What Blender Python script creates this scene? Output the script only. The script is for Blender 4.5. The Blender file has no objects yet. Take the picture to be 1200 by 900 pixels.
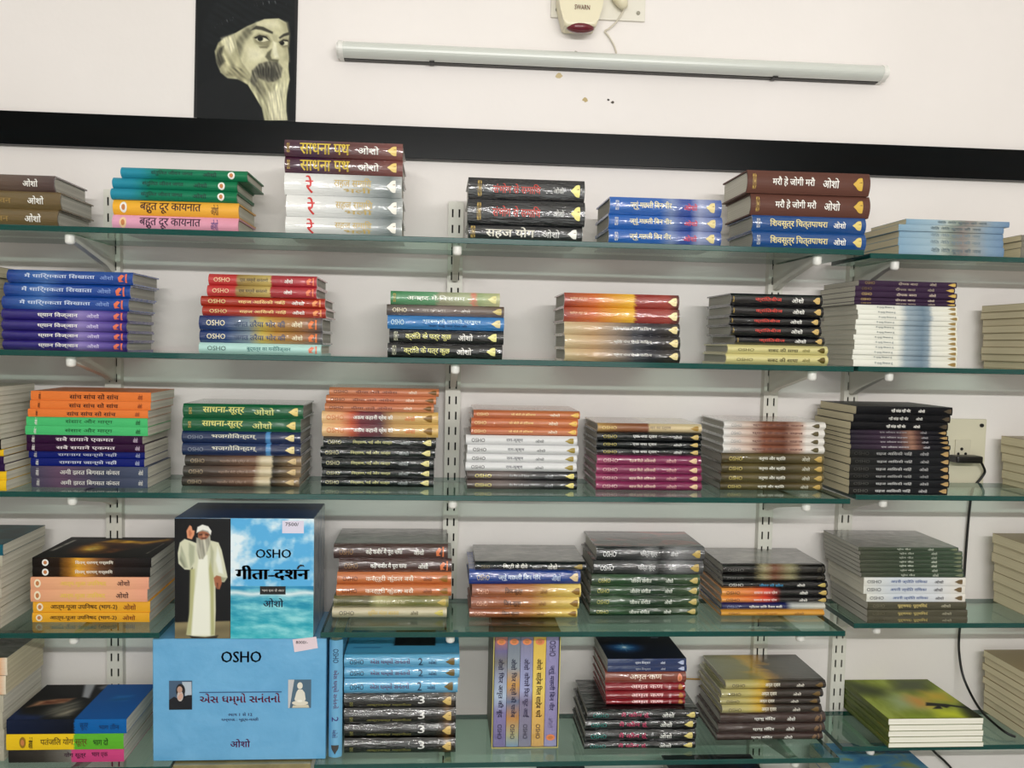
import bpy, bmesh, math, random
from mathutils import Matrix, Vector
random.seed(7)
sc = bpy.context.scene
COL = sc.collection

# ------------------------------------------------------------------ camera, light, exposure
Z0 = 1.55                       # height of the camera above the floor
D = 1.75                        # distance camera - back edge of the shelves (y = 0)
F, CX, CY = 1001.65, 583.56, 467.24
def _rot(yaw, pitch, roll):
    return Matrix.Rotation(yaw, 3, 'Z') @ Matrix.Rotation(pitch, 3, 'X') @ Matrix.Rotation(roll, 3, 'Y')
R = _rot(-.0702, -.0632, -.0212)
cam = bpy.data.cameras.new('camera'); cam_o = bpy.data.objects.new('camera', cam); COL.objects.link(cam_o)
cam.sensor_fit = 'HORIZONTAL'; cam.sensor_width = 36; cam.lens = 36 * F / 1200
cam.shift_x = (600 - CX) / 1200; cam.shift_y = (CY - 450) / 1200
cam.clip_start = .02
_r, _f, _u = R.col[0], R.col[1], R.col[2]
cam_o.matrix_world = Matrix(((_r[0], _u[0], -_f[0], 0), (_r[1], _u[1], -_f[1], -D), (_r[2], _u[2], -_f[2], Z0), (0, 0, 0, 1)))
sc.camera = cam_o
sc.view_settings.view_transform = 'Standard'; sc.view_settings.look = 'None'
sc.view_settings.gamma = 1; sc.view_settings.exposure = -1.12; sc.view_settings.use_curve_mapping = False
wd = bpy.data.worlds.new('world'); sc.world = wd; wd.use_nodes = True
wd.node_tree.nodes['Background'].inputs[0].default_value = (.9, .95, 1, 1)
wd.node_tree.nodes['Background'].inputs[1].default_value = .1
def area(name, loc, rot, sx, sy, power, col):
    l = bpy.data.lights.new(name, 'AREA'); l.shape = 'RECTANGLE'; l.size = sx; l.size_y = sy; l.energy = power; l.color = col
    o = bpy.data.objects.new(name, l); COL.objects.link(o); o.location = loc; o.rotation_euler = rot; return o
area('tube_lamp_light', (.35, -2.70, 2.19), (math.radians(90), 0, 0), 2.2, .04, 98, (1, .982, .96))
area('added_front_fill', (-.1, -2.72, 1.05), (math.radians(90), 0, 0), 2.2, 1.7, 27, (.93, 1, .97))  # soft fill light added behind the camera to lift the lower rows

# ------------------------------------------------------------------ photo geometry -> metres
def ray(px, py):
    return R @ Vector(((px - CX) / F, 1, -(py - CY) / F))
def on_y(px, py, Y):
    d = ray(px, py); t = (Y + D) / d.y
    return Vector((d.x * t, Y, Z0 + d.z * t))
def on_z(px, py, Z):
    d = ray(px, py); t = (Z - Z0) / d.z
    return Vector((d.x * t, -D + d.y * t, Z))
ZS = [None] + [Z0 + z for z in (.1889, -.0267, -.2753, -.5291, -.7769, -1.030)]
DEP, DEPR = .2076, .1628        # shelf depths, main bay and right bay
YW = .03                        # wall surface

# ------------------------------------------------------------------ materials
def lin(c):
    g = .3 * c[0] + .59 * c[1] + .11 * c[2]; c = tuple(v + (g - v) * DULL for v in c)
    return tuple(max(((v / 255) / 12.92 if v / 255 <= .04045 else ((v / 255 + .055) / 1.055) ** 2.4) - .0045, .0012) for v in c) + (1,)
DULL = .10
_mc = {}
def nt(name):
    m = bpy.data.materials.new(name); m.use_nodes = True
    return m, m.node_tree.nodes, m.node_tree.links, m.node_tree.nodes['Principled BSDF']
def mat(name, rgb, rough=.5, coat=0, metal=0, spec=.5):
    k = (name, rgb, rough, coat, metal)
    if k in _mc: return _mc[k]
    m, N, L, b = nt(name)
    b.inputs['Base Color'].default_value = lin(rgb); b.inputs['Roughness'].default_value = rough
    b.inputs['Coat Weight'].default_value = coat; b.inputs['Coat Roughness'].default_value = .08
    b.inputs['Metallic'].default_value = metal; b.inputs['Specular IOR Level'].default_value = spec
    _mc[k] = m; return m
def ramp(N, stops, interp='LINEAR'):
    r = N.new('ShaderNodeValToRGB'); cr = r.color_ramp; cr.interpolation = interp
    stops = [stops] if not isinstance(stops, list) else stops
    while len(cr.elements) > 1: cr.elements.remove(cr.elements[-1])
    cr.elements[0].position = stops[0][0]; cr.elements[0].color = lin(stops[0][1])
    for p, c in stops[1:]:
        e = cr.elements.new(p); e.color = lin(c)
    return r
def crinkle(N, L, b, strength, sx=9, sz=42):
    """fine wrinkles of the clear wrapping film"""
    tc = N.new('ShaderNodeTexCoord'); mp = N.new('ShaderNodeMapping'); mp.inputs['Scale'].default_value = (sx, 30, sz)
    nz = N.new('ShaderNodeTexNoise'); nz.inputs['Scale'].default_value = 3; nz.inputs['Detail'].default_value = 3
    bp = N.new('ShaderNodeBump'); bp.inputs['Strength'].default_value = min(1, strength * 1.7); bp.inputs['Distance'].default_value = .004
    oi = N.new('ShaderNodeObjectInfo'); va = N.new('ShaderNodeVectorMath'); va.operation = 'ADD'
    L.new(tc.outputs['Object'], va.inputs[0]); L.new(oi.outputs['Location'], va.inputs[1])
    L.new(va.outputs[0], mp.inputs[0]); L.new(mp.outputs[0], nz.inputs['Vector']); L.new(nz.outputs['Fac'], bp.inputs['Height'])
    L.new(bp.outputs[0], b.inputs['Coat Normal']); L.new(bp.outputs[0], b.inputs['Normal'])
def cover_mat(name, stops, rough=.35, film=0, patchy=0):
    """book cover: colours along the spine, optional printed cloudiness, optional clear film"""
    m, N, L, b = nt(name)
    tc = N.new('ShaderNodeTexCoord'); sp = N.new('ShaderNodeSeparateXYZ'); L.new(tc.outputs['Generated'], sp.inputs[0])
    fac = sp.outputs['X']
    nz = N.new('ShaderNodeTexNoise'); nz.inputs['Scale'].default_value = 9; nz.inputs['Detail'].default_value = 5
    mp = N.new('ShaderNodeMapping'); mp.inputs['Scale'].default_value = (3, 1, 1)
    L.new(tc.outputs['Generated'], mp.inputs[0]); L.new(mp.outputs[0], nz.inputs['Vector'])
    ma = N.new('ShaderNodeMath'); ma.operation = 'MULTIPLY_ADD'; ma.inputs[1].default_value = .04 + patchy * .5
    su = N.new('ShaderNodeMath'); su.operation = 'SUBTRACT'; su.inputs[1].default_value = .5
    L.new(nz.outputs['Fac'], su.inputs[0]); L.new(su.outputs[0], ma.inputs[0]); L.new(fac, ma.inputs[2])
    if len(stops) > 1:
        r = ramp(N, stops); L.new(ma.outputs[0], r.inputs[0]); L.new(r.outputs[0], b.inputs['Base Color'])
    else:
        b.inputs['Base Color'].default_value = lin(stops[0][1])
    b.inputs['Roughness'].default_value = rough; b.inputs['Specular IOR Level'].default_value = .22
    if film:
        b.inputs['Coat Weight'].default_value = 1; b.inputs['Coat Roughness'].default_value = .07; b.inputs['Coat IOR'].default_value = 1.7
        crinkle(N, L, b, .35 * film)
    return m
def art_mat(name, stops, scale=3, film=0, seed=0, warp=1.0, axis=None):
    """printed cover picture: soft noise shapes run through a few colours"""
    m, N, L, b = nt(name)
    tc = N.new('ShaderNodeTexCoord'); mp = N.new('ShaderNodeMapping'); mp.inputs['Location'].default_value = (seed, seed * .7, 0)
    nz = N.new('ShaderNodeTexNoise'); nz.inputs['Scale'].default_value = scale; nz.inputs['Detail'].default_value = 6
    nz.inputs['Distortion'].default_value = warp
    L.new(tc.outputs['Generated'], mp.inputs[0]); L.new(mp.outputs[0], nz.inputs['Vector'])
    r = ramp(N, stops); out = nz.outputs['Fac']
    if axis:
        sp = N.new('ShaderNodeSeparateXYZ'); L.new(tc.outputs['Generated'], sp.inputs[0])
        ma = N.new('ShaderNodeMath'); ma.operation = 'MULTIPLY_ADD'; ma.inputs[1].default_value = axis[1]
        sb = N.new('ShaderNodeMath'); sb.operation = 'SUBTRACT'; sb.inputs[1].default_value = .5
        L.new(out, sb.inputs[0]); L.new(sb.outputs[0], ma.inputs[0]); L.new(sp.outputs[axis[0]], ma.inputs[2]); out = ma.outputs[0]
    L.new(out, r.inputs[0]); L.new(r.outputs[0], b.inputs['Base Color'])
    b.inputs['Roughness'].default_value = .3
    if film:
        b.inputs['Coat Weight'].default_value = .8; b.inputs['Coat Roughness'].default_value = .12; crinkle(N, L, b, .3 * film, 20, 20)
    return m
def page_mat(name, a, c):
    m, N, L, b = nt(name)
    tc = N.new('ShaderNodeTexCoord'); mp = N.new('ShaderNodeMapping'); mp.inputs['Scale'].default_value = (2, 2, 900)
    nz = N.new('ShaderNodeTexNoise'); nz.inputs['Scale'].default_value = 1; nz.inputs['Detail'].default_value = 2
    L.new(tc.outputs['Object'], mp.inputs[0]); L.new(mp.outputs[0], nz.inputs['Vector'])
    r = ramp(N, [(.3, a), (.7, c)]); L.new(nz.outputs['Fac'], r.inputs[0]); L.new(r.outputs[0], b.inputs['Base Color'])
    b.inputs['Roughness'].default_value = .8
    return m
PAGES = page_mat('paper_pages', (196, 190, 172), (228, 223, 206))
PAGES_WRAP = page_mat('paper_pages_grey', (160, 157, 146), (200, 196, 184))
PAGES_OLD = page_mat('paper_pages_aged', (204, 190, 152), (232, 220, 186))
PAGES_WHITE = page_mat('paper_pages_white', (226, 224, 206), (246, 244, 230))

def wall_mat():
    m, N, L, b = nt('painted_plaster')
    tc = N.new('ShaderNodeTexCoord'); nz = N.new('ShaderNodeTexNoise'); nz.inputs['Scale'].default_value = 1.7; nz.inputs['Detail'].default_value = 5
    L.new(tc.outputs['Object'], nz.inputs['Vector'])
    r = ramp(N, [(.35, (231, 225, 220)), (.65, (236, 230, 226))]); L.new(nz.outputs['Fac'], r.inputs[0]); L.new(r.outputs[0], b.inputs['Base Color'])
    n2 = N.new('ShaderNodeTexNoise'); n2.inputs['Scale'].default_value = 90; n2.inputs['Detail'].default_value = 3
    bp = N.new('ShaderNodeBump'); bp.inputs['Strength'].default_value = .12; bp.inputs['Distance'].default_value = .002
    L.new(tc.outputs['Object'], n2.inputs['Vector']); L.new(n2.outputs['Fac'], bp.inputs['Height']); L.new(bp.outputs[0], b.inputs['Normal'])
    b.inputs['Roughness'].default_value = .75
    return m
WALL = wall_mat()
def black_wood():
    m, N, L, b = nt('black_laminate')
    tc = N.new('ShaderNodeTexCoord'); mp = N.new('ShaderNodeMapping'); mp.inputs['Scale'].default_value = (2, 40, 60)
    nz = N.new('ShaderNodeTexNoise'); nz.inputs['Scale'].default_value = 2; nz.inputs['Detail'].default_value = 5
    L.new(tc.outputs['Object'], mp.inputs[0]); L.new(mp.outputs[0], nz.inputs['Vector'])
    r = ramp(N, [(.3, (9, 13, 15)), (.8, (17, 22, 24))]); L.new(nz.outputs['Fac'], r.inputs[0]); L.new(r.outputs[0], b.inputs['Base Color'])
    b.inputs['Roughness'].default_value = .26; b.inputs['Specular IOR Level'].default_value = .12
    return m
BLACKWOOD = black_wood()
def glass_mat():
    m, N, L, b = nt('shelf_glass'); N.remove(b); out = N['Material Output']
    tr = N.new('ShaderNodeBsdfTransparent'); tr.inputs[0].default_value = (.67, .785, .735, 1)
    gl = N.new('ShaderNodeBsdfGlossy'); gl.inputs['Roughness'].default_value = .015; gl.inputs[0].default_value = (.95, 1, .98, 1)
    fr = N.new('ShaderNodeFresnel'); fr.inputs[0].default_value = 1.5
    ge = N.new('ShaderNodeNewGeometry'); fm = N.new('ShaderNodeMath'); fm.operation = 'SUBTRACT'; fm.inputs[0].default_value = 1; fm.use_clamp = True
    L.new(ge.outputs['Backfacing'], fm.inputs[1]); f2 = N.new('ShaderNodeMath'); f2.operation = 'MULTIPLY'; L.new(fr.outputs[0], f2.inputs[0]); L.new(fm.outputs[0], f2.inputs[1])
    mx = N.new('ShaderNodeMixShader'); L.new(f2.outputs[0], mx.inputs[0]); L.new(tr.outputs[0], mx.inputs[1]); L.new(gl.outputs[0], mx.inputs[2])
    L.new(mx.outputs[0], out.inputs[0]); return m
GLASS = glass_mat()
GEDGE = mat('glass_edge_green', (0, 62, 56), .12, .3)
GEDGE.node_tree.nodes['Principled BSDF'].inputs['Base Color'].default_value = (.002, .055, .046, 1)
STEEL = mat('powder_coated_steel', (220, 218, 206), .45)
SLOTSHADE = mat('slot_painted_shade', (38, 38, 34), .8)  # dark colour stands in for the shade inside the channel
WHITEP = mat('white_plastic', (232, 231, 224), .35)
CREAMP = mat('cream_plastic', (226, 217, 184), .35)
INK = mat('black_ink', (14, 15, 16), .5)
GOLD = (214, 178, 86); WHT = (236, 234, 226); BLK = (18, 18, 20); RED = (206, 52, 40)

# ------------------------------------------------------------------ object helpers
def link(name, me, parent=None):
    o = bpy.data.objects.new(name, me); COL.objects.link(o)
    if parent is not None: o.parent = parent
    return o
def build(name, bm, mats, parent=None, smooth=False):
    bmesh.ops.recalc_face_normals(bm, faces=bm.faces[:])
    me = bpy.data.meshes.new(name); bm.to_mesh(me); bm.free()
    for m in (mats if isinstance(mats, (list, tuple)) else [mats]): me.materials.append(m)
    if smooth:
        for p in me.polygons: p.use_smooth = True
    return link(name, me, parent)
def empty(name, loc, label, cat, group=None):
    o = link(name, None); o.location = loc; o.empty_display_size = .02
    return tag(o, label, cat, group)
def tag(o, label, cat, group=None):
    o['label'] = label; o['category'] = cat
    if group: o['group'] = group
    return o
def structure(o, label=None):
    o['kind'] = 'structure'
    if label: o['label'] = label
    return o
def box(bm, x0, x1, y0, y1, z0, z1, mi=0):
    vs = [bm.verts.new(p) for p in ((x0, y0, z0), (x1, y0, z0), (x1, y1, z0), (x0, y1, z0), (x0, y0, z1), (x1, y0, z1), (x1, y1, z1), (x0, y1, z1))]
    fs = []
    for q in ((0, 3, 2, 1), (4, 5, 6, 7), (0, 1, 5, 4), (1, 2, 6, 5), (2, 3, 7, 6), (3, 0, 4, 7)):
        f = bm.faces.new([vs[i] for i in q]); f.material_index = mi; fs.append(f)
    return fs
def bbox(bm, x0, x1, y0, y1, z0, z1, bev, seg=2):
    box(bm, x0, x1, y0, y1, z0, z1)
    bmesh.ops.bevel(bm, geom=bm.edges[:], offset=bev, segments=seg, affect='EDGES', profile=.6)
def prism(bm, pts, axis, a, b, mi=0):
    """extrude a 2-D outline along an axis (0: pts are yz, 1: xz, 2: xy)"""
    def P(p, t): return (t, p[0], p[1]) if axis == 0 else ((p[0], t, p[1]) if axis == 1 else (p[0], p[1], t))
    A = [bm.verts.new(P(p, a)) for p in pts]; B = [bm.verts.new(P(p, b)) for p in pts]
    n = len(pts)
    fs = [bm.faces.new(A), bm.faces.new(B[::-1])] + [bm.faces.new((A[i], B[i], B[(i + 1) % n], A[(i + 1) % n])) for i in range(n)]
    for f in fs: f.material_index = mi
    return fs
def tube(bm, pts, r, seg=8):
    pts = [Vector(p) for p in pts]; rings = []
    for i, p in enumerate(pts):
        t = (pts[min(i + 1, len(pts) - 1)] - pts[max(i - 1, 0)]).normalized()
        u = t.orthogonal().normalized() if i == 0 else (u - t * u.dot(t)).normalized()
        v = t.cross(u)
        rr = r[i] if isinstance(r, (list, tuple)) else r
        rings.append([bm.verts.new(p + (u * math.cos(2 * math.pi * k / seg) + v * math.sin(2 * math.pi * k / seg)) * rr) for k in range(seg)])
    for a, b in zip(rings, rings[1:]):
        for k in range(seg): bm.faces.new((a[k], a[(k + 1) % seg], b[(k + 1) % seg], b[k]))
    bm.faces.new(rings[0][::-1]); bm.faces.new(rings[-1])
def smoothpath(pts, n=8):
    P = [Vector(p) for p in pts]; out = []
    for i in range(len(P) - 1):
        p0, p1, p2, p3 = P[max(i - 1, 0)], P[i], P[i + 1], P[min(i + 2, len(P) - 1)]
        for k in range(n):
            t = k / n
            out.append(.5 * ((2 * p1) + (-p0 + p2) * t + (2 * p0 - 5 * p1 + 4 * p2 - p3) * t * t + (-p0 + 3 * p1 - 3 * p2 + p3) * t ** 3))
    return out + [P[-1]]

# ------------------------------------------------------------------ writing
def shape(s):
    """put the short-i sign before its consonant cluster"""
    out = []
    for ch in s:
        if ch in '\u093f\u0abf':
            k = len(out) - 1
            while k >= 2 and out[k - 1] in '\u094d\u0acd': k -= 2
            out.insert(k, ch)
        else: out.append(ch)
    return ''.join(out)
_tx = {}
def text_geo(s, bold=0.0):
    """outline of a line of writing as (verts, faces) scaled to a 1 x 1 box, and its aspect"""
    k = (s, bold)
    if k in _tx: return _tx[k]
    c = bpy.data.curves.new('writing', 'FONT'); c.body = shape(s); c.size = 1; c.resolution_u = 2
    o = bpy.data.objects.new('writing', c); COL.objects.link(o)
    dg = bpy.context.evaluated_depsgraph_get(); dg.update()
    me = bpy.data.meshes.new_from_object(o.evaluated_get(dg))
    v = [p.co.copy() for p in me.vertices]; f = [tuple(p.vertices) for p in me.polygons]
    bpy.data.objects.remove(o); bpy.data.curves.remove(c); bpy.data.meshes.remove(me)
    x0 = min(p.x for p in v); x1 = max(p.x for p in v); y0 = min(p.y for p in v); y1 = max(p.y for p in v)
    w, h = x1 - x0, y1 - y0
    sh = (.042 if not s.isascii() else .012) + bold
    n = len(v); v0, f0 = v, f
    for q in ((1,) if not bold else (.33, .66, 1)):
        o = len(v); v = v + [Vector((p.x + sh * q, p.y + .012 * q, 0)) for p in v0]; f = f + [tuple(i + o for i in a) for a in f0]
    w += sh; h += .012
    _tx[k] = ([((p.x - x0) / w, (p.y - y0) / h) for p in v], f, w / h)
    return _tx[k]
def curve_onto_spine(bm, fn):
    """cut a flat print into strips and lay it on the rounded spine"""
    for i in range(1, 10):
        bmesh.ops.bisect_plane(bm, geom=bm.verts[:] + bm.edges[:] + bm.faces[:], plane_co=(0, 0, i * .1), plane_no=(0, 0, 1))
    for v in bm.verts: v.co = fn(v.co.x, v.co.z)
def writing(name, items, fn, parent=None, mats=None, bend=False):
    """items: (text, x0, x1, z0, z1, colour[, bold]); fn maps (x, z) of the printed plane to a point"""
    verts, faces, mi, ms = [], [], [], []
    for it in items:
        s, x0, x1, z0, z1, col = it[:6]
        g = text_geo(s, it[6] if len(it) > 6 else 0.0)
        m = mat('print_%d_%d_%d' % col, col, .4)
        if m not in ms: ms.append(m)
        b = len(verts)
        verts += [(fn if not bend else lambda a, c: (a, c))(x0 + p[0] * (x1 - x0), z0 + p[1] * (z1 - z0)) for p in g[0]]
        faces += [tuple(i + b for i in f) for f in g[1]]; mi += [ms.index(m)] * len(g[1])
    me = bpy.data.meshes.new(name)
    if bend:
        verts = [(p[0], 0, p[1]) for p in verts]
    me.from_pydata(verts, [], faces)
    for m in ms: me.materials.append(m)
    me.polygons.foreach_set('material_index', mi); me.update()
    if bend:
        bm = bmesh.new(); bm.from_mesh(me); curve_onto_spine(bm, fn); bm.to_mesh(me); bm.free()
    return link(name, me, parent) if parent is not False else me
def printed(name, pts, m, fn, parent, layer=1):
    """a flat printed area: outline pts mapped by fn(u, v, layer)"""
    bm = bmesh.new(); vs = [bm.verts.new(fn(p[0], p[1], layer)) for p in pts]
    f = bm.faces.new(vs); bmesh.ops.triangulate(bm, faces=[f])
    return build(name, bm, m, parent)
def ell(cx, cy, rx, ry, n=20, a=0):
    return [(cx + rx * math.cos(t) * math.cos(a) - ry * math.sin(t) * math.sin(a), cy + rx * math.cos(t) * math.sin(a) + ry * math.sin(t) * math.cos(a)) for t in (2 * math.pi * k / n for k in range(n))]

import numpy as np
def streaks(X, Y, ang, f, seed):
    """fine strand pattern running along an angle"""
    r = np.random.RandomState(seed); p = -X * math.sin(ang) + Y * math.cos(ang); q = X * math.cos(ang) + Y * math.sin(ang); v = 0
    for k in range(6):
        ff = f * r.uniform(.5, 1.8); v = v + np.sin(p * ff + r.uniform(0, 6.3) + 1.3 * np.sin(q * f * .12 * r.uniform(.5, 1.5) + r.uniform(0, 6.3)))
    return v / 6
def cloudy(X, Y, sx, sy, seed, octv=4):
    """smooth cloud pattern, about -1 to 1"""
    r = np.random.RandomState(seed); v = 0; a = 1; t = 0
    for k in range(octv):
        for _ in range(3):
            an = r.uniform(0, 6.3); v = v + a * np.sin((X * sx * math.cos(an) + Y * sy * math.sin(an)) * 2 ** k + r.uniform(0, 6.3) + 1.2 * np.sin(X * sx * .7 * 2 ** k + r.uniform(0, 6.3)) + np.sin(Y * sy * .8 * 2 ** k + r.uniform(0, 6.3)))
        t += 1.6 * a; a *= .6
    return np.clip(v / t, -1, 1)
def inside(X, Y, pts, soft):
    """0-1 coverage of a polygon with a soft rim"""
    d2 = np.full(X.shape, 1e12); ins = np.zeros(X.shape, bool); n = len(pts)
    for i in range(n):
        ax, ay = pts[i]; bx, by = pts[(i + 1) % n]; ex, ey = bx - ax, by - ay
        t = np.clip(((X - ax) * ex + (Y - ay) * ey) / max(ex * ex + ey * ey, 1e-9), 0, 1)
        d2 = np.minimum(d2, (X - ax - t * ex) ** 2 + (Y - ay - t * ey) ** 2)
        c = (ay > Y) != (by > Y)
        if ey: ins ^= c & (X < ex * (Y - ay) / ey + ax)
    d = np.sqrt(d2) * np.where(ins, -1, 1)
    a = np.clip(.5 - d / soft, 0, 1); return a * a * (3 - 2 * a)
PRINTM = None
def soft_print(name, fn, xr, yr, nx, ny, base, layers, parent, rough=.4, post=None):
    """a flat printed photograph: a fine grid whose ink colours come from soft-edged shapes. layers: (outline, rgb, soft[, (angle, freq, amount)])"""
    X, Y = np.meshgrid(np.linspace(xr[0], xr[1], nx), np.linspace(yr[0], yr[1], ny))
    C = np.zeros(X.shape + (3,)); C[:] = base
    for i, ly in enumerate(layers):
        if callable(ly): C = ly(X, Y, C); continue
        a = inside(X, Y, ly[0], ly[2]); col = np.zeros(C.shape); col[:] = ly[1]
        if len(ly) > 3:
            col = col * (1 + ly[3][2] * streaks(X, Y, ly[3][0], ly[3][1], i))[..., None]
        C = C * (1 - a[..., None]) + col * a[..., None]
    C = np.clip(C, 0, 255) / 255
    Lc = np.where(C <= .04045, C / 12.92, ((C + .055) / 1.055) ** 2.4)
    verts = [fn(float(X[j, i]), float(Y[j, i])) for j in range(ny) for i in range(nx)]
    faces = [(j * nx + i, j * nx + i + 1, (j + 1) * nx + i + 1, (j + 1) * nx + i) for j in range(ny - 1) for i in range(nx - 1)]
    me = bpy.data.meshes.new(name); me.from_pydata(verts, [], faces)
    ca = me.color_attributes.new('ink', 'FLOAT_COLOR', 'POINT')
    ca.data.foreach_set('color', np.concatenate([Lc.reshape(-1, 3), np.ones((nx * ny, 1))], 1) .astype(np.float32).ravel())
    k = 'printed_picture_%.2f' % rough
    m = bpy.data.materials.get(k)
    if not m:
        m, N, L, b = nt(k); at = N.new('ShaderNodeVertexColor'); at.layer_name = 'ink'
        L.new(at.outputs[0], b.inputs['Base Color']); b.inputs['Roughness'].default_value = rough; b.inputs['Specular IOR Level'].default_value = .25
    me.materials.append(m); me.update()
    return link(name, me, parent)

# ------------------------------------------------------------------ the room
def slab(name, x0, x1, y0, y1, z0, z1, m):
    bm = bmesh.new(); box(bm, x0, x1, y0, y1, z0, z1); return structure(build(name, bm, m))
XA, XB, YR, ZC = -2.3, 2.5, -2.76, 2.8
wall = slab('wall_back', XA - .1, XB + .1, YW, YW + .1, 0, ZC, WALL)
slab('wall_left', XA - .1, XA, YR, YW, 0, ZC, WALL)
slab('wall_right', XB, XB + .1, YR, YW, 0, ZC, WALL)
slab('wall_front', XA - .1, XB + .1, YR - .1, YR, 0, ZC, WALL)
slab('floor', XA - .1, XB + .1, YR - .1, YW + .1, -.1, 0, mat('grey_floor_tile', (176, 172, 166), .3))
slab('ceiling', XA - .1, XB + .1, YR - .1, YW + .1, ZC, ZC + .1, mat('ceiling_white', (236, 235, 230), .8))
zb1 = sum(on_y(x, y, YW - .018).z for x, y in ((0, 128), (250, 137.5), (400, 145), (800, 161.5), (1200, 176))) / 5
zb0 = sum(on_y(x, y, YW - .018).z for x, y in ((0, 167), (333, 181), (690, 193), (800, 199), (1200, 211))) / 5
bm = bmesh.new(); bbox(bm, XA, XB, YW - .018, YW, zb0, zb1, .0012)
structure(build('trim_1', bm, BLACKWOOD), 'black laminate strip along the wall above the shelves')
bm = bmesh.new()
for a_ in ((-1.25, -1.2, .0, 2.0), (1.0, 1.05, .0, 2.0), (-1.25, 1.05, 2.0, 2.06)): box(bm, a_[0], a_[1], YR, YR + .03, a_[2], a_[3])
structure(build('added_frame_1', bm, mat('added_frame_grey', (120, 122, 120), .4)), 'plain frame added out of view around the fill light')  # unseen frame, added only to surround the fill light
# chipped paint on the wall
for i, (px, py, r, c) in enumerate([(655, 89, 4, (206, 186, 140)), (686, 117, 3.4, (190, 168, 118)), (713, 117, 1.6, (70, 66, 60)), (718, 120, 2, (90, 84, 76)), (675, 62, 3, (170, 165, 150))]):
    rr = random.Random(i)
    pts = [(px + r * (0.7 + .5 * rr.random()) * math.cos(t), py + r * .8 * (0.7 + .5 * rr.random()) * math.sin(t)) for t in (2 * math.pi * k / 11 for k in range(11))]
    printed('paint_chip', pts, mat('bare_plaster_%d' % i, c, .9), lambda u, v, l: on_y(u, v, YW - .0006), wall)

# ------------------------------------------------------------------ uprights, brackets, glass shelves
GL = .010
UP = []
for (px, py, top, word) in ((133, 560, 222, 'first'), (530, 500, 236, 'second'), (900, 550, 250, 'third'), (992, 580, 262, 'fourth')):
    x = on_y(px, py, .012).x
    zt = on_y(px, top, .012).z if top < 250 else on_y(px, 262, .012).z
    bm = bmesh.new(); w = .0155; y0, y1 = .012, YW
    zlo = .35
    box(bm, x - w, x - w + .0022, y0, y1, zlo, zt); box(bm, x + w - .0022, x + w, y0, y1, zlo, zt)
    sw = .0034; cxs = .0068
    zz = zt; pitch = .0318; sl = .0165
    for (a, b) in ((-w + .0022, -cxs - sw / 2), (-cxs + sw / 2, cxs - sw / 2), (cxs + sw / 2, w - .0022)):
        box(bm, x + a, x + b, y0, y0 + .002, zlo, zt)
    while zz > zlo:
        z1 = zz; z0 = max(zz - (pitch - sl), zlo)
        for s in (-cxs, cxs): box(bm, x + s - sw / 2, x + s + sw / 2, y0, y0 + .002, z0, z1)
        zz -= pitch
    box(bm, x - w + .0022, x + w - .0022, y1 - .004, y1 - .001, zlo, zt, 1)
    o = build('shelf_upright', bm, [STEEL, SLOTSHADE])
    tag(o, 'slotted pale steel wall upright, %s from the left of the four' % word, 'shelf upright', 'slotted uprights')
    UP.append((x, word))
SHW = {1: 'top', 2: 'second', 3: 'third', 4: 'fourth', 5: 'fifth', 6: 'lowest'}
def bracket(x, k, d, word, bay):
    z = ZS[k] - GL
    e = empty('shelf_bracket', (x, 0, z), 'pale steel arm bracket under the %s %sshelf, on the %s upright' % (SHW[k], bay, word), 'shelf bracket', 'shelf brackets')
    bm = bmesh.new(); L = d - .03
    prism(bm, [(.016, -.001), (-L, -.001), (-L, -.012), (-L + .03, -.017), (-.03, -.040), (-.002, -.052), (.016, -.052)], 0, -.006, .006)
    bmesh.ops.bevel(bm, geom=bm.edges[:], offset=.0012, segments=1, affect='EDGES')
    build('arm', bm, STEEL, e)
    bm = bmesh.new()
    tube(bm, [(0, -L - .004, -.001), (0, -L - .004, -.004), (0, -L - .004, -.014), (0, -L - .004, -.0175), (0, -L - .004, -.019)], [.0075, .0085, .0085, .007, .003], 12)
    build('tip_cap', bm, WHITEP, e, True)
for k in range(1, 6):
    for i in range(3): bracket(UP[i][0], k, DEP, UP[i][1], 'main ')
    bracket(UP[3][0], k, DEPR, UP[3][1], 'right-hand ')
def shelf(k, x0, x1, d, label):
    bm = bmesh.new(); z = ZS[k]
    bbox(bm, x0, x1, -d, 0, z - GL, z, .0008, 1)
    bm.normal_update()
    for f in bm.faces: f.material_index = 0 if abs(f.normal.z) > .9 else 1
    o = build('glass_shelf', bm, [GLASS, GEDGE])
    return tag(o, label, 'glass shelf', 'glass shelves')
XL0 = -1.32
xr_main = {1: 1013, 2: 1001, 3: 997, 4: 991, 5: 984}
yf = {1: 292, 2: 428, 3: 583, 4: 740, 5: 890}
for k in (1, 2, 3):
    shelf(k, XL0, on_y(xr_main[k], yf[k], -DEP).x, DEP, {1: 'long top glass shelf just below the black strip', 2: 'long second glass shelf at eye level', 3: 'long third glass shelf above the white-robed man box'}[k])
for k in (4, 5):
    shelf(k, XL0, on_y(186.5 if k == 4 else 199, yf[k], -DEP).x, DEP, 'short %s glass shelf ending beside the blue boxed set' % SHW[k])
    shelf(k, on_y(375.5 if k == 4 else 368, yf[k], -DEP).x, on_y(xr_main[k], yf[k], -DEP).x, DEP, 'middle %s glass shelf starting beside the blue boxed set' % SHW[k])
xl_r = {1: 1020, 2: 1006, 3: 1003, 4: 1001, 5: 987}; yr = {1: 298, 2: 429, 3: 581, 4: 731, 5: 876}
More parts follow.
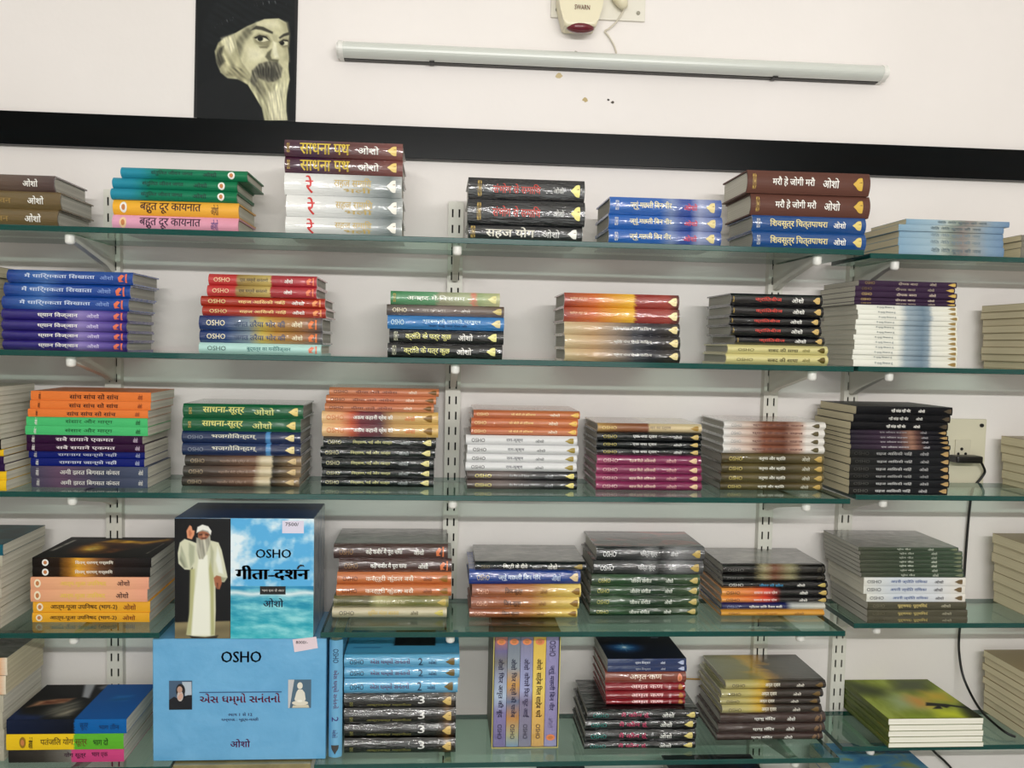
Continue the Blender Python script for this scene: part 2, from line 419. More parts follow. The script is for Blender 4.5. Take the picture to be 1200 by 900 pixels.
for k in range(1, 6):
    dz = -.0 if k != 4 else 0
    xs = max(on_y(xl_r[k], yr[k], -DEPR).x, UP[3][0] - .03)
    xs = on_y(xl_r[k], yr[k], -DEPR).x
    xm = on_y(xr_main[k], yf[k], -DEP).x
    shelf(k, max(xs, xm + .002), 1.75, DEPR, 'shallow %s glass shelf of the bay by the cable' % SHW[k])
shelf(6, XL0, 1.75, DEP, 'lowest glass shelf under the blue boxed set')
for i in range(4): bracket(UP[i][0], 6, DEP, UP[i][1], '')

# ------------------------------------------------------------------ books
NUMS = ['topmost', 'second-down', 'third-down', 'fourth-down', 'fifth-down', 'sixth-down', 'seventh-down', 'eighth-down', 'ninth-down', 'tenth-down', 'eleventh-down', 'twelfth-down', 'thirteenth-down']
ORD = ['first', 'second', 'third', 'fourth', 'fifth', 'sixth', 'seventh', 'eighth', 'ninth', 'tenth']
def hard_profile(W, T):
    b = min(.0026, T * .16); n = 9; out = [(W, 0)]
    arc = lambda t: .004 - .0068 * (1 - (2 * t - 1) ** 2)
    out += [(.010, 0), (.008, .0007), (.006, 0)]
    out += [(arc(i / n), T * i / n) for i in range(n + 1)]
    out += [(.006, T), (.008, T - .0007), (.010, T), (W, T), (W, T - b), (.008, T - b)]
    out += [(arc(1 - i / n) + b * .8 + .0012, T - b - (T - 2 * b) * i / n) for i in range(n + 1)]
    out += [(.008, b), (W, b)]
    return out
def soft_profile(W, T):
    b = .0005; n = 4
    arc = lambda t: .0008 - .0012 * (1 - (2 * t - 1) ** 2)
    out = [(W, 0)] + [(arc(i / n), T * i / n) for i in range(n + 1)] + [(W, T), (W, T - b)]
    out += [(arc(1 - i / n) + b, T - b - (T - 2 * b) * i / n) for i in range(n + 1)] + [(W, b)]
    return out
EMB = {}
def emblem_mesh(kind, col, t):
    """small mark near the end of the spine, in spine units (x 0-1, z 0-1)"""
    k = (kind, col, t)
    if k in EMB: return EMB[k]
    bm = bmesh.new()
    A = .085           # length in spine units of the mark
    if kind == 'flame':
        pts = [(-.5, .0), (-.36, .10), (-.2, .2), (-.06, .33), (.1, .41), (.3, .44), (.42, .42), (.44, 0), (.42, -.42), (.3, -.44), (.1, -.41), (-.06, -.33), (-.2, -.2), (-.36, -.10)]
        polys = [[(t + p[0] * A, .5 + p[1] * .66) for p in pts]]
    elif kind == 'disc':
        polys = [[(t + math.cos(a) * .028, .5 + math.sin(a) * .36) for a in (2 * math.pi * i / 16 for i in range(16))]]
    else:             # scroll: a curled leaf mark
        polys = [[(t - .03, .2), (t - .035, .55), (t - .01, .8), (t + .015, .7), (t, .5), (t - .01, .35), (t + .01, .25)], [(t + .02, .15), (t + .035, .15), (t + .035, .85), (t + .02, .85), (t + .024, .5)]]
    for P in polys:
        f = bm.faces.new([bm.verts.new((x, 0, z)) for x, z in P])
    if kind == 'disc':
        P = [(t + math.cos(a) * .015, .5 + math.sin(a) * .2) for a in (2 * math.pi * i / 12 for i in range(12))]
        f = bm.faces.new([bm.verts.new((x, -.0003, z)) for x, z in P]); f.material_index = 1
    if kind == 'flame':
        P = [(t + .005, .56), (t + .03, .60), (t + .03, .55)]
        f = bm.faces.new([bm.verts.new((x, -.0003, z)) for x, z in P]); f.material_index = 1
    for i in range(1, 10):
        bmesh.ops.bisect_plane(bm, geom=bm.verts[:] + bm.edges[:] + bm.faces[:], plane_co=(0, 0, i * .1), plane_no=(0, 0, 1))
    for v in bm.verts: v.co = sp_pt(v.co.x, v.co.z, -v.co.y)
    bmesh.ops.triangulate(bm, faces=bm.faces[:])
    me = bpy.data.meshes.new('emblem'); bm.to_mesh(me); bm.free()
    me.materials.append(mat('mark_%d_%d_%d' % col, col, .35)); me.materials.append(mat('mark_dark', (120, 84, 30) if kind == 'flame' else (200, 120, 60), .5))
    EMB[k] = me; return me
SOFT = False
def sp_pt(x, z, off=0):
    y = -.0004 if SOFT else .004 - .0068 * (1 - (2 * z - 1) ** 2)
    return (x, y - .0005 - off, z)
def lettering_name(t): return 'author_lettering' if t[0] in ('OSHO', 'ओशो', 'ઓશો') else ('volume_number' if t[0] in '123' else 'title_lettering')
LOOKS = {}
def look(key, kind, noun, stops, texts=(), emb=None, film=0, rough=.35, patchy=0, pages=None, top=None):
    """texts: (text, x0, x1, z0, z1, colour) along the spine in 0-1 units"""
    if isinstance(stops, tuple): stops = [(0, stops)]
    LOOKS[key] = dict(kind=kind, noun=noun, stops=stops, texts=texts, emb=emb, film=film, rough=rough, patchy=patchy, pages=pages, top=top, mat=None)
def get_look(key):
    global SOFT
    k = LOOKS[key]
    if k['mat'] is None:
        SOFT = k['kind'] == 'soft'
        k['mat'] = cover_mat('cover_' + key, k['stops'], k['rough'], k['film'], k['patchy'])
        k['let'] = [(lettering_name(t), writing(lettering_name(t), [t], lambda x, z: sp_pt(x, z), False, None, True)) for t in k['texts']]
        k['em'] = emblem_mesh(*k['emb']) if k['emb'] else None
    return k
def make_book(key, loc, L, W, T, rz, label, group, flip=False, upright=False):
    k = get_look(key); hard = k['kind'] == 'hard'
    e = empty('hardback_book' if hard else 'paperback_book', loc, label, 'book', group)
    e.rotation_euler = (0, 0, rz); TT[e.name] = T; DD[e.name] = (L, W)
    bm = bmesh.new(); prism(bm, hard_profile(W, T) if hard else soft_profile(W, T), 0, 0, L)
    bm.normal_update()
    ms = [k['mat']]
    if k['top']:
        ms.append(k['top'])
        for f in bm.faces:
            if f.normal.z > .9 and f.calc_center_median().z > T - .001 and f.calc_center_median().y > .012 * hard: f.material_index = 1
    c = build('cover', bm, ms, e)
    bm = bmesh.new(); b = min(.0026, T * .16) if hard else .0005; o = .003 if hard else .0003
    box(bm, o, L - o, .0065 if hard else .0015, W - o, b, T - b)
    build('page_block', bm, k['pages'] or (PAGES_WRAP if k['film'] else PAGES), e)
    for nm, me in k['let'] + [('emblem', k['em'])]:
        if me:
            t = link(nm, me, c); t.scale = (L, 1, T)
    return e
TT, DD = {}, {}
def stack(s, runs, bay='m', ybot=None, set_back=.02, W=None, idx=None, where=None, rz=0, zbase=None, Yf=None, maxW=None):
    """a stack on shelf s. runs: [(look, [(y_top, x_left, x_right), ...]), ...] measured on the photograph at the spines"""
    d = DEP if bay == 'm' else DEPR
    zs = (ZS[s] if zbase is None else zbase)
    flat = [(lk, i, len(bs)) + b for lk, bs in runs for i, b in enumerate(bs)]
    xm = sum((b[4] + b[5]) / 2 for b in flat) / len(flat)
    if Yf is None:
        Yf = -(d - set_back)
        if ybot is not None:
            Yf = min(max(on_z(xm, ybot, zs).y, -d - .02), -.12)
    tops = [on_y((b[4] + b[5]) / 2, b[3], Yf).z for b in flat]
    where = where or ('%s stack from left on %s shelf' % (ORD[idx - 1], SHW[s]))
    seen = {}
    for lk, _i, _n, *_ in flat: seen[lk] = seen.get(lk, 0) + 1
    cnt = {}
    z = zs; rnd = random.Random(int(xm) + s * 1000)
    out = []
    order = list(range(len(flat)))
    names = {}
    for j in order:
        lk = flat[j][0]; i = cnt.get(lk, 0); cnt[lk] = i + 1; n = seen[lk]
        w = '' if n == 1 else (('upper ', 'lower ')[i] if n == 2 else ('top ', 'middle ', 'bottom ')[i] if n == 3 else ('lowest ' if i == n - 1 else NUMS[i] + ' '))
        names[j] = w + LOOKS[lk]['noun'] + ', ' + where
    for j in reversed(order):
        lk, i, n, yt, xl, xr = flat[j]
        T = max(tops[j] - z - .0002, .0035)
        ymid = yt + 4
        X0, X1 = on_y(xl, ymid, Yf).x, on_y(xr, ymid, Yf).x
        hard = LOOKS[lk]['kind'] == 'hard'
        w = W or (.142 if hard else .136)
        dy = rnd.uniform(-.003, .003)
        w = min(w + rnd.uniform(-.002, .002), .024 - Yf - dy) if maxW is None else maxW
        e = make_book(lk, (X0, Yf + dy + (.0045 if hard else 0), z), X1 - X0, w, T, rz + rnd.uniform(-.006, .006), names[j], 'books on the %s shelf' % SHW[s])
        out.append(e); z += T + .0002
    return out

G, Wt, K = GOLD, WHT, BLK
OS = 'ओशो'
def osho(x0, x1, c, z0=.3, z1=.7): return ('OSHO', x0, x1, z0, z1, c)
# --- row 1 looks
look('umber', 'hard', 'dark brown hardback with white title', [(0, (96, 78, 52)), (.6, (92, 72, 60)), (1, (78, 58, 56))], [(OS, .73, .86, .28, .75, Wt)], film=.5)
look('olivebrown', 'hard', 'olive brown hardback with white title', [(0, (110, 92, 52)), (1, (104, 84, 50))], [(OS, .72, .86, .28, .75, Wt), ('जीवन', .4, .58, .3, .7, (150, 120, 60))], film=.5)
look('tealgreen', 'hard', 'teal green hardback with round mark', [(0, (38, 140, 168)), (.16, (34, 138, 160)), (.3, (22, 124, 92)), (1, (24, 118, 74))], [('संतुलित जीवन जगत', .24, .57, .25, .8, (14, 50, 44)), (OS, .65, .76, .28, .75, (14, 50, 44))], ('disc', Wt, .875))
look('amberY', 'hard', 'amber hardback with plum title', [(0, (240, 172, 42)), (1, (238, 170, 56))], [('बहुत दूर कायनात', .215, .70, .15, .85, (70, 34, 30)), (OS, .78, .84, .15, .85, (110, 70, 30))], ('disc', Wt, .085))
look('pinkP', 'hard', 'pink hardback with plum title', [(0, (226, 158, 186)), (1, (224, 148, 168))], [('बहुत दूर कायनात', .215, .70, .15, .85, (70, 34, 60)), (OS, .78, .84, .15, .85, (90, 60, 130))], ('disc', (240, 200, 150), .085))
look('maroonG', 'hard', 'maroon hardback with gold title', [(0, (70, 26, 44)), (.25, (62, 30, 62)), (.5, (84, 40, 40)), (1, (120, 62, 56))], [('OSHO', .02, .045, .2, .8, G), ('साधना पथ', .13, .55, .15, .82, (216, 186, 60)), (OS, .62, .80, .25, .75, Wt)], ('flame', (232, 200, 110), .91), film=.5)
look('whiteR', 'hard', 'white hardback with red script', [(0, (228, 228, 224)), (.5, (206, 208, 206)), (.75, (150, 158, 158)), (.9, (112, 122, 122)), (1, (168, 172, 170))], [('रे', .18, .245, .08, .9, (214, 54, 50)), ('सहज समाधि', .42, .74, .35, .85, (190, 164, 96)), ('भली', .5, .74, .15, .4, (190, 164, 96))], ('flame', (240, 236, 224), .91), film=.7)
look('blackred', 'hard', 'black hardback with red script', (24, 25, 28), [('OSHO', .08, .115, .12, .88, G), ('संभोग से समाधि', .21, .62, .3, .75, (190, 60, 50)), (OS, .73, .82, .35, .65, (190, 190, 185))], ('flame', (236, 226, 130), .92), film=1)
look('blackwhite', 'hard', 'black hardback with white title', (30, 31, 33), [('OSHO', .02, .06, .12, .88, G), ('सहज योग', .15, .58, .15, .85, (226, 222, 206)), (OS, .65, .80, .25, .75, (200, 200, 196))], ('flame', (236, 236, 226), .91), film=1)
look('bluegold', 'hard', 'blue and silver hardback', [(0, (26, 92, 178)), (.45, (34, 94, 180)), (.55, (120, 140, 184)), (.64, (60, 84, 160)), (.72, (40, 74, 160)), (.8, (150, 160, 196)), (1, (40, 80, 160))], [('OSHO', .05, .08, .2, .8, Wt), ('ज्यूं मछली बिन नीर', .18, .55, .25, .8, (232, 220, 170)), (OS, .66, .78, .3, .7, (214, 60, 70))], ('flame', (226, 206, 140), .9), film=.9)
look('brownmari', 'hard', 'brown hardback with white title', (96, 60, 50), [('OSHO', .04, .07, .15, .85, G), ('मरौ हे जोगी मरौ', .2, .545, .3, .75, Wt), (OS, .61, .745, .3, .75, Wt)], ('flame', (214, 172, 60), .9), rough=.45)
look('royalblue', 'hard', 'royal blue hardback with gold title', (18, 72, 138), [('OSHO', .035, .065, .2, .8, Wt), ('शिवसूत्र चित्तपाथरा', .15, .66, .2, .8, (226, 210, 140)), (OS, .71, .82, .3, .72, Wt)], ('flame', (224, 200, 110), .92), film=.4)
look('palebluepb', 'soft', 'thin pale blue paperback', [(0, (126, 160, 184)), (.3, (150, 176, 190)), (.42, (170, 180, 170)), (.5, (128, 140, 132)), (.6, (134, 126, 122)), (.7, (150, 152, 146)), (.85, (124, 150, 172)), (1, (104, 134, 166))], [('नेति नेति शून्य की नाव', .3, .78, .2, .8, (110, 130, 140))], patchy=.15, pages=PAGES_OLD)
look('greypb', 'soft', 'thin grey paperback', (120, 116, 104), pages=PAGES_OLD)
# --- row 2
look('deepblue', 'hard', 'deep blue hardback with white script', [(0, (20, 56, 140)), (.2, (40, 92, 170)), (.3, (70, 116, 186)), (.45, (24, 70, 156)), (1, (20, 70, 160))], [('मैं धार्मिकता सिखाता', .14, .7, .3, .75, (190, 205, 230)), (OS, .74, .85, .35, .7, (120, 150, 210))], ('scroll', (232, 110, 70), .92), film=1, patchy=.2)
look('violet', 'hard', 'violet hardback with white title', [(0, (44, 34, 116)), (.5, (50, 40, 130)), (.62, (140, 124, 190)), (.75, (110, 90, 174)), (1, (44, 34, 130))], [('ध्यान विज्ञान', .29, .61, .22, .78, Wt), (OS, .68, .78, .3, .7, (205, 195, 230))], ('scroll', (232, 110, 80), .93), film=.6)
look('redY', 'hard', 'bright red hardback with gold panel', [(0, (200, 50, 50)), (.25, (196, 46, 46)), (.27, (150, 120, 60)), (.57, (196, 170, 90)), (.58, (170, 40, 48)), (1, (186, 44, 56))], [osho(.05, .2, (236, 200, 150)), ('एस धम्मो सनंतनो', .29, .55, .3, .75, (60, 50, 30)), (OS, .7, .78, .3, .7, Wt)], ('scroll', (240, 130, 90), .94), film=.7)
look('vermilion', 'hard', 'orange-red hardback', [(0, (172, 44, 24)), (1, (178, 50, 36))], [osho(.06, .2, (226, 200, 130)), ('सहज आसिकी नाहिं', .3, .68, .3, .72, (240, 205, 130)), (OS, .73, .83, .3, .72, Wt)], ('scroll', (240, 150, 90), .93), film=.4)
look('bluegoldsun', 'hard', 'blue hardback fading to gold', [(0, (30, 50, 104)), (.22, (40, 66, 120)), (.4, (120, 138, 150)), (.5, (190, 168, 70)), (.62, (180, 130, 50)), (.85, (150, 100, 60)), (1, (80, 80, 84))], [osho(.06, .21, (235, 225, 190)), ('जगत तरैया भोर की', .28, .70, .25, .75, (60, 76, 110)), (OS, .75, .84, .3, .72, (236, 226, 190))], ('scroll', (236, 120, 60), .92), film=.8)
look('aqua', 'hard', 'pale aqua hardback with dark title', (176, 218, 210), [osho(.07, .22, (60, 90, 84)), ('बुद्धत्व का मनोविज्ञान', .39, .75, .25, .78, (40, 110, 110))], ('scroll', (240, 130, 100), .93))
look('greenmulti', 'hard', 'mottled green hardback', [(0, (60, 130, 80)), (.4, (90, 150, 104)), (.45, (150, 150, 120)), (.72, (170, 180, 140)), (.76, (226, 130, 110)), (.8, (150, 170, 120)), (1, (190, 190, 140))], [('OSHO', .025, .05, .15, .85, G), ('अनहद में बिसराम', .15, .68, .3, .75, (230, 234, 220))], ('flame', (226, 220, 150), .93), film=.9, patchy=.15)
look('taupe', 'hard', 'grey-brown hardback', [(0, (84, 74, 68)), (.5, (120, 104, 98)), (1, (96, 80, 70))], [osho(.05, .17, (226, 214, 180)), ('नाम सुमिर मन', .3, .5, .3, .7, (170, 160, 150)), (OS, .63, .71, .3, .7, (170, 160, 150))], ('flame', (206, 184, 110), .94), film=.7)
look('sky', 'hard', 'sky blue hardback with pale speckles', (36, 116, 184), [osho(.03, .14, (190, 220, 230)), ('भारत के जलते प्रश्न', .3, .8, .45, .8, (190, 220, 236)), ('कहा कहूं उस देस की', .35, .68, .15, .38, (20, 50, 100))], ('flame', (226, 210, 150), .93), film=1)
look('blackyellow', 'hard', 'black hardback with thick yellow title', (16, 17, 18), [('OSHO', .04, .075, .15, .85, (220, 220, 190)), ('क्रांति के पत्र कुछ', .14, .54, .2, .8, (226, 222, 130)), (OS, .6, .73, .25, .75, Wt)], ('flame', (232, 226, 140), .9), film=.7)
look('fire', 'hard', 'fiery orange and red hardback', [(0, (150, 50, 34)), (.25, (204, 96, 34)), (.5, (226, 160, 36)), (.6, (232, 176, 40)), (.63, (150, 46, 40)), (.9, (160, 60, 50)), (1, (80, 50, 44))], [('मृत्योर्मा अमृतं गमय', .05, .2, .5, .72, (240, 190, 150))], ('flame', (240, 226, 170), .94), film=.9, patchy=.1)
look('tanblack', 'hard', 'tan hardback fading to black', [(0, (196, 174, 130)), (.25, (190, 154, 110)), (.42, (150, 130, 110)), (.6, (76, 76, 82)), (.75, (34, 34, 44)), (.9, (50, 44, 40)), (1, (40, 36, 36))], [('प्रेम पंथ ऐसो कठिन', .42, .75, .4, .7, (200, 198, 190))], ('flame', (232, 214, 150), .94), film=1)
look('blackkranti', 'hard', 'black hardback with red title', (16, 17, 20), [('OSHO', .02, .035, .25, .75, G), ('क्रांतिबीज', .26, .55, .28, .75, (216, 60, 46)), (OS, .66, .79, .28, .72, Wt)], ('flame', (206, 172, 100), .93), film=.4)
look('cream', 'hard', 'cream hardback with thin title', (206, 196, 128), [('OSHO', .1, .26, .3, .6, (90, 84, 40)), ('सबद की साधा', .4, .7, .25, .7, (70, 64, 30)), (OS, .74, .82, .3, .65, (120, 110, 50))], ('flame', (90, 76, 20), .93), film=.3)
look('purplepb', 'soft', 'thin purple paperback', (56, 38, 62), [('OSHO', .06, .16, .3, .8, (190, 160, 90)), ('दीपक बारा', .4, .6, .25, .8, (196, 180, 160)), (OS, .72, .79, .25, .8, (196, 180, 160))], ('flame', (206, 170, 80), .95), pages=PAGES)
look('whitebluepb', 'soft', 'thin white and blue paperback', [(0, (226, 226, 214)), (.42, (220, 220, 208)), (.5, (146, 162, 172)), (.66, (108, 130, 146)), (.72, (132, 150, 162)), (.76, (216, 216, 206)), (1, (224, 222, 204))], [('मैं मृत्यु सिखाता हूं', .2, .38, .3, .75, (130, 140, 140))], ('flame', (150, 120, 60), .95), patchy=.06)
look('beigepb', 'soft', 'beige paperback with exposed pages', (158, 138, 100), pages=PAGES_OLD)
# --- row 3
look('yellowpb', 'soft', 'yellow paperback with grey pages', (232, 184, 20))
look('plumpb', 'soft', 'purple paperback with grey pages', (46, 24, 66))
look('blackpb', 'soft', 'black paperback with grey pages', (26, 24, 22))
look('orangesanch', 'soft', 'orange paperback with black title', (230, 116, 46), [('ओशो', .065, .082, .1, .9, (60, 24, 20)), ('सांच सांच सो सांच', .32, .73, .2, .82, (70, 24, 20)), (OS, .89, .93, .2, .8, (150, 60, 30))])
look('greensansar', 'soft', 'light green paperback with green title', (66, 186, 106), [('ओशो', .07, .09, .1, .9, Wt), ('संसार और मार्ग', .32, .71, .2, .82, (20, 104, 50)), (OS, .9, .94, .2, .8, (20, 80, 40))])
look('plumsabai', 'soft', 'plum paperback with white title', (48, 18, 52), [('ओशो', .045, .07, .1, .9, Wt), ('सबै सयाने एकमत', .25, .75, .2, .82, (226, 216, 220)), (OS, .92, .96, .2, .8, (210, 190, 210))])
look('blueram', 'soft', 'cobalt paperback with white title', (18, 30, 112), [('ओशो', .045, .07, .1, .9, Wt), ('रामनाम जान्यो नहीं', .25, .76, .2, .82, (214, 220, 236)), (OS, .92, .96, .2, .8, (190, 200, 230))])
look('greyami', 'soft', 'grey-purple paperback with white title', [(0, (66, 66, 88)), (.25, (98, 72, 96)), (.6, (62, 66, 88)), (1, (70, 80, 104))], [('ओशो', .045, .07, .15, .85, Wt), ('अमी झरत बिगसत कंवल', .25, .76, .22, .78, Wt), (OS, .92, .96, .25, .75, Wt)])
look('greensutra', 'hard', 'green hardback with gold title', (10, 92, 52), [('OSHO', .05, .075, .25, .75, G), ('साधना-सूत्र', .165, .51, .25, .8, (214, 210, 110)), (OS, .59, .76, .25, .78, (200, 205, 120))], ('flame', (232, 206, 120), .92), film=.5)
look('navyhb', 'hard', 'navy hardback with blue band', [(0, (24, 42, 84)), (.7, (26, 46, 92)), (.71, (70, 140, 200)), (.74, (70, 140, 200)), (.75, (22, 38, 84)), (1, (24, 40, 80))], [('OSHO', .05, .18, .35, .68, (120, 130, 150)), ('भजगोविन्दम्', .25, .63, .35, .85, (206, 204, 186))], ('flame', (236, 216, 150), .91), film=.4)
look('sepia', 'hard', 'brown hardback with pale band', [(0, (56, 52, 46)), (.3, (84, 66, 56)), (.6, (124, 88, 66)), (.66, (204, 186, 150)), (.74, (212, 196, 160)), (.76, (50, 42, 32)), (.9, (120, 96, 66)), (1, (150, 124, 90))], [osho(.05, .17, (160, 140, 110)), ('महावीर मेरी दृष्टि में', .3, .55, .3, .65, (150, 120, 100))], ('flame', (214, 184, 130), .92), film=.9)
look('salmon', 'hard', 'thin salmon hardback with foil title', [(0, (206, 128, 84)), (.5, (206, 118, 84)), (1, (214, 132, 84))], [osho(.04, .17, (96, 40, 20)), ('दीया तले अंधेरा', .24, .62, .3, .7, (110, 40, 20)), (OS, .72, .8, .3, .7, (240, 214, 190))], ('flame', (120, 80, 30), .94), film=.8)
look('creamred', 'hard', 'cream and red hardback', [(0, (232, 190, 132)), (.15, (232, 170, 116)), (.25, (206, 96, 64)), (.33, (128, 56, 66)), (.5, (104, 62, 70)), (.62, (198, 156, 96)), (1, (214, 172, 90))], [osho(.04, .19, (206, 110, 50)), ('अकथ कहानी प्रेम की', .27, .61, .28, .76, Wt), (OS, .71, .8, .3, .7, (214, 110, 50))], ('flame', (130, 90, 20), .91), film=.3)
look('blackspeck', 'hard', 'black hardback in glossy film', (22, 24, 25), [osho(.04, .16, (190, 184, 140)), ('निर्वाण, नई और यात्रा', .26, .61, .3, .7, (196, 192, 120)), (OS, .68, .77, .3, .7, (150, 156, 156))], ('flame', (226, 214, 140), .92), film=1.3)
look('copper', 'hard', 'thin copper hardback with foil title', [(0, (196, 106, 66)), (1, (204, 116, 66))], [osho(.03, .14, (236, 200, 130)), ('जो बोलैं तो हरिकथा', .35, .58, .35, .7, (240, 200, 120)), (OS, .72, .81, .3, .7, (240, 220, 190))], ('flame', (236, 186, 80), .95), film=.7)
look('whitepb', 'hard', 'white hardback with small grey title', (218, 218, 218), [osho(.05, .17, (70, 66, 64)), ('राम-कृष्ण', .36, .51, .3, .68, (90, 90, 96)), (OS, .62, .7, .3, .65, (120, 120, 120))], ('flame', (160, 136, 50), .93), rough=.3)
look('greyosho', 'hard', 'grey hardback with gold lettering', [(0, (84, 70, 66)), (.3, (110, 96, 92)), (.6, (62, 60, 62)), (1, (36, 36, 38))], [osho(.07, .22, (226, 210, 110)), ('पिव पिव लागी प्यास', .38, .56, .3, .7, (150, 150, 150)), (OS, .7, .78, .3, .7, (130, 130, 134))], ('flame', (232, 216, 120), .93), film=.9)
look('tanband', 'hard', 'tan and brown hardback', [(0, (190, 150, 84)), (.2, (150, 96, 60)), (.48, (140, 84, 58)), (.5, (214, 190, 142)), (1, (216, 196, 150))], [osho(.04, .18, (226, 196, 110)), ('मन का दर्पण', .5, .7, .3, .72, (130, 110, 90))], ('flame', (170, 130, 50), .93), film=.4)
look('blacksilver', 'hard', 'black hardback with silver title', (18, 20, 22), [osho(.06, .19, (186, 170, 84)), ('एक नया द्वार', .34, .57, .28, .7, (214, 214, 210)), (OS, .73, .81, .3, .7, (210, 210, 206))], ('flame', (206, 176, 100), .93), film=1)
look('magenta', 'hard', 'magenta hardback with pale title', [(0, (160, 60, 100)), (.15, (136, 40, 84)), (1, (132, 36, 82))], [osho(.06, .2, (220, 170, 170)), ('सहज मिले अविनाशी', .31, .56, .28, .72, (226, 186, 170)), (OS, .66, .76, .28, .72, (210, 150, 150))], ('flame', (232, 196, 150), .92), film=1)
look('whiterust', 'hard', 'white hardback with rusty middle', [(0, (224, 222, 218)), (.25, (206, 180, 164)), (.4, (140, 84, 62)), (.6, (120, 70, 52)), (.75, (200, 160, 140)), (.82, (224, 216, 208)), (1, (226, 222, 214))], [osho(.07, .17, (150, 150, 148)), ('ध्यान के कमल सहज', .28, .78, .35, .75, (90, 44, 36))], ('flame', (90, 80, 50), .9), film=.6)
look('olivekaruna', 'hard', 'dark olive hardback with white title', [(0, (74, 62, 34)), (.3, (94, 82, 44)), (.6, (70, 60, 34)), (1, (106, 92, 54))], [osho(.07, .2, (196, 176, 90)), ('करुणा और क्रांति', .36, .62, .3, .76, (226, 224, 210)), (OS, .78, .86, .3, .74, (200, 196, 176))], ('flame', (196, 160, 80), .94), film=.5)
look('blackthin', 'soft', 'black paperback with tiny white title', (18, 19, 22), [('नहीं सांझ नहीं भोर', .36, .56, .25, .75, Wt), (OS, .64, .71, .3, .7, Wt)], ('flame', (70, 60, 44), .95), pages=PAGES_OLD)
look('dimpurple', 'soft', 'dim purple paperback with photo', [(0, (40, 36, 46)), (.3, (58, 44, 60)), (.5, (70, 54, 66)), (.62, (150, 110, 90)), (.68, (96, 66, 60)), (.75, (34, 32, 38)), (1, (24, 26, 30))], [('एक ओंकार सतनाम', .3, .58, .3, .75, (190, 186, 190)), (OS, .72, .79, .3, .75, (190, 186, 190))], ('flame', (170, 136, 80), .95), patchy=.1, pages=PAGES_OLD)
look('charcoal', 'soft', 'charcoal paperback with white title', [(0, (36, 36, 34)), (.5, (28, 30, 33)), (1, (26, 28, 31))], [osho(.04, .19, (96, 96, 90)), ('सहज आसिकी नाहिं', .26, .62, .28, .74, (206, 206, 204)), (OS, .7, .79, .3, .72, (190, 190, 190))], ('flame', (180, 146, 90), .95), pages=PAGES_OLD)
# --- row 4 and 5
ART_BLACKGOLD = art_mat('cover_art_black_gold', [(.40, (14, 14, 15)), (.52, (20, 18, 16)), (.60, (110, 70, 24)), (.68, (196, 150, 46)), (.74, (90, 48, 20)), (.85, (24, 20, 18))], 2.6, 0, 3.1, 1.6)
ART_TEAL = art_mat('cover_art_teal', [(.3, (20, 22, 24)), (.5, (30, 60, 70)), (.6, (28, 90, 104)), (.75, (60, 80, 86))], 3, 0, 1, .5)
ART_GREY = art_mat('cover_art_grey', [(.3, (70, 70, 64)), (.55, (110, 110, 102)), (.75, (140, 138, 126))], 4, .6, 2)
ART_DUSK = art_mat('cover_art_dusk', [(.3, (44, 44, 42)), (.5, (70, 66, 62)), (.62, (150, 60, 50)), (.75, (120, 116, 108))], 2.2, .6, 5)
ART_BLUE = art_mat('cover_art_blue', [(.3, (58, 146, 196)), (.7, (84, 168, 212))], 5, .4, 2)
ART_NAVY = art_mat('cover_art_navy', [(.3, (8, 16, 32)), (.6, (12, 26, 52)), (.8, (30, 70, 120))], 2.5, 0, 8)
ART_GOLDEN = art_mat('cover_art_golden', [(0, (128, 124, 84)), (.28, (150, 138, 60)), (.42, (230, 176, 30)), (.5, (190, 136, 40)), (.58, (84, 64, 40)), (.8, (50, 42, 36)), (1, (40, 36, 32))], 3, .2, 4, 1, ('X', .35))
ART_GREENPICT = art_mat('cover_art_meadow', [(.25, (60, 72, 40)), (.4, (120, 136, 40)), (.5, (142, 160, 110)), (.58, (176, 160, 60)), (.68, (170, 120, 70)), (.8, (70, 80, 60))], 2.2, 0, 2.2, 1.2)
look('tealpb', 'soft', 'teal paperback with dark cover', (24, 90, 108), top=ART_TEAL)
look('greenpb', 'soft', 'pale paperback with grey pages', (176, 170, 150))
look('orangeendpb', 'soft', 'cream and orange paperback', [(0, (220, 130, 60)), (.9, (226, 140, 60)), (1, (226, 214, 190))], top=ART_GREY, pages=PAGES_OLD)
look('blackgold', 'soft', 'black paperback with golden glow', [(0, (26, 22, 20)), (.22, (40, 28, 20)), (.31, (150, 96, 30)), (.38, (226, 160, 40)), (.46, (196, 130, 50)), (.56, (110, 70, 44)), (.7, (40, 30, 28)), (1, (26, 24, 24))], [('शिवम् शरणम् गच्छामि', .36, .68, .25, .75, (230, 222, 206))], ('disc', Wt, .11), top=ART_BLACKGOLD)
look('peach', 'soft', 'peach paperback with yellow title', [(0, (232, 160, 120)), (.5, (240, 176, 126)), (1, (236, 160, 128))], [('आत्म-पूजा उपनिषद', .25, .64, .2, .75, (232, 196, 70)), (OS, .73, .84, .3, .78, (60, 24, 20))], ('disc', (244, 226, 190), .06))
look('amberbhag', 'soft', 'amber paperback with dark title', (236, 166, 36), [('आत्म-पूजा उपनिषद (भाग-2)', .15, .72, .2, .82, (50, 24, 20)), (OS, .77, .88, .25, .8, (130, 50, 20))], ('disc', (244, 226, 190), .06))
look('brownkabir', 'hard', 'maroon-brown hardback with white title', [(0, (66, 38, 34)), (1, (76, 46, 42))], [osho(.05, .17, (150, 110, 70)), ('कहै कबीर मैं पूरा पाया', .28, .6, .25, .75, Wt), (OS, .7, .79, .3, .7, Wt)], ('scroll', (226, 120, 70), .93), film=1, top=ART_GREY)
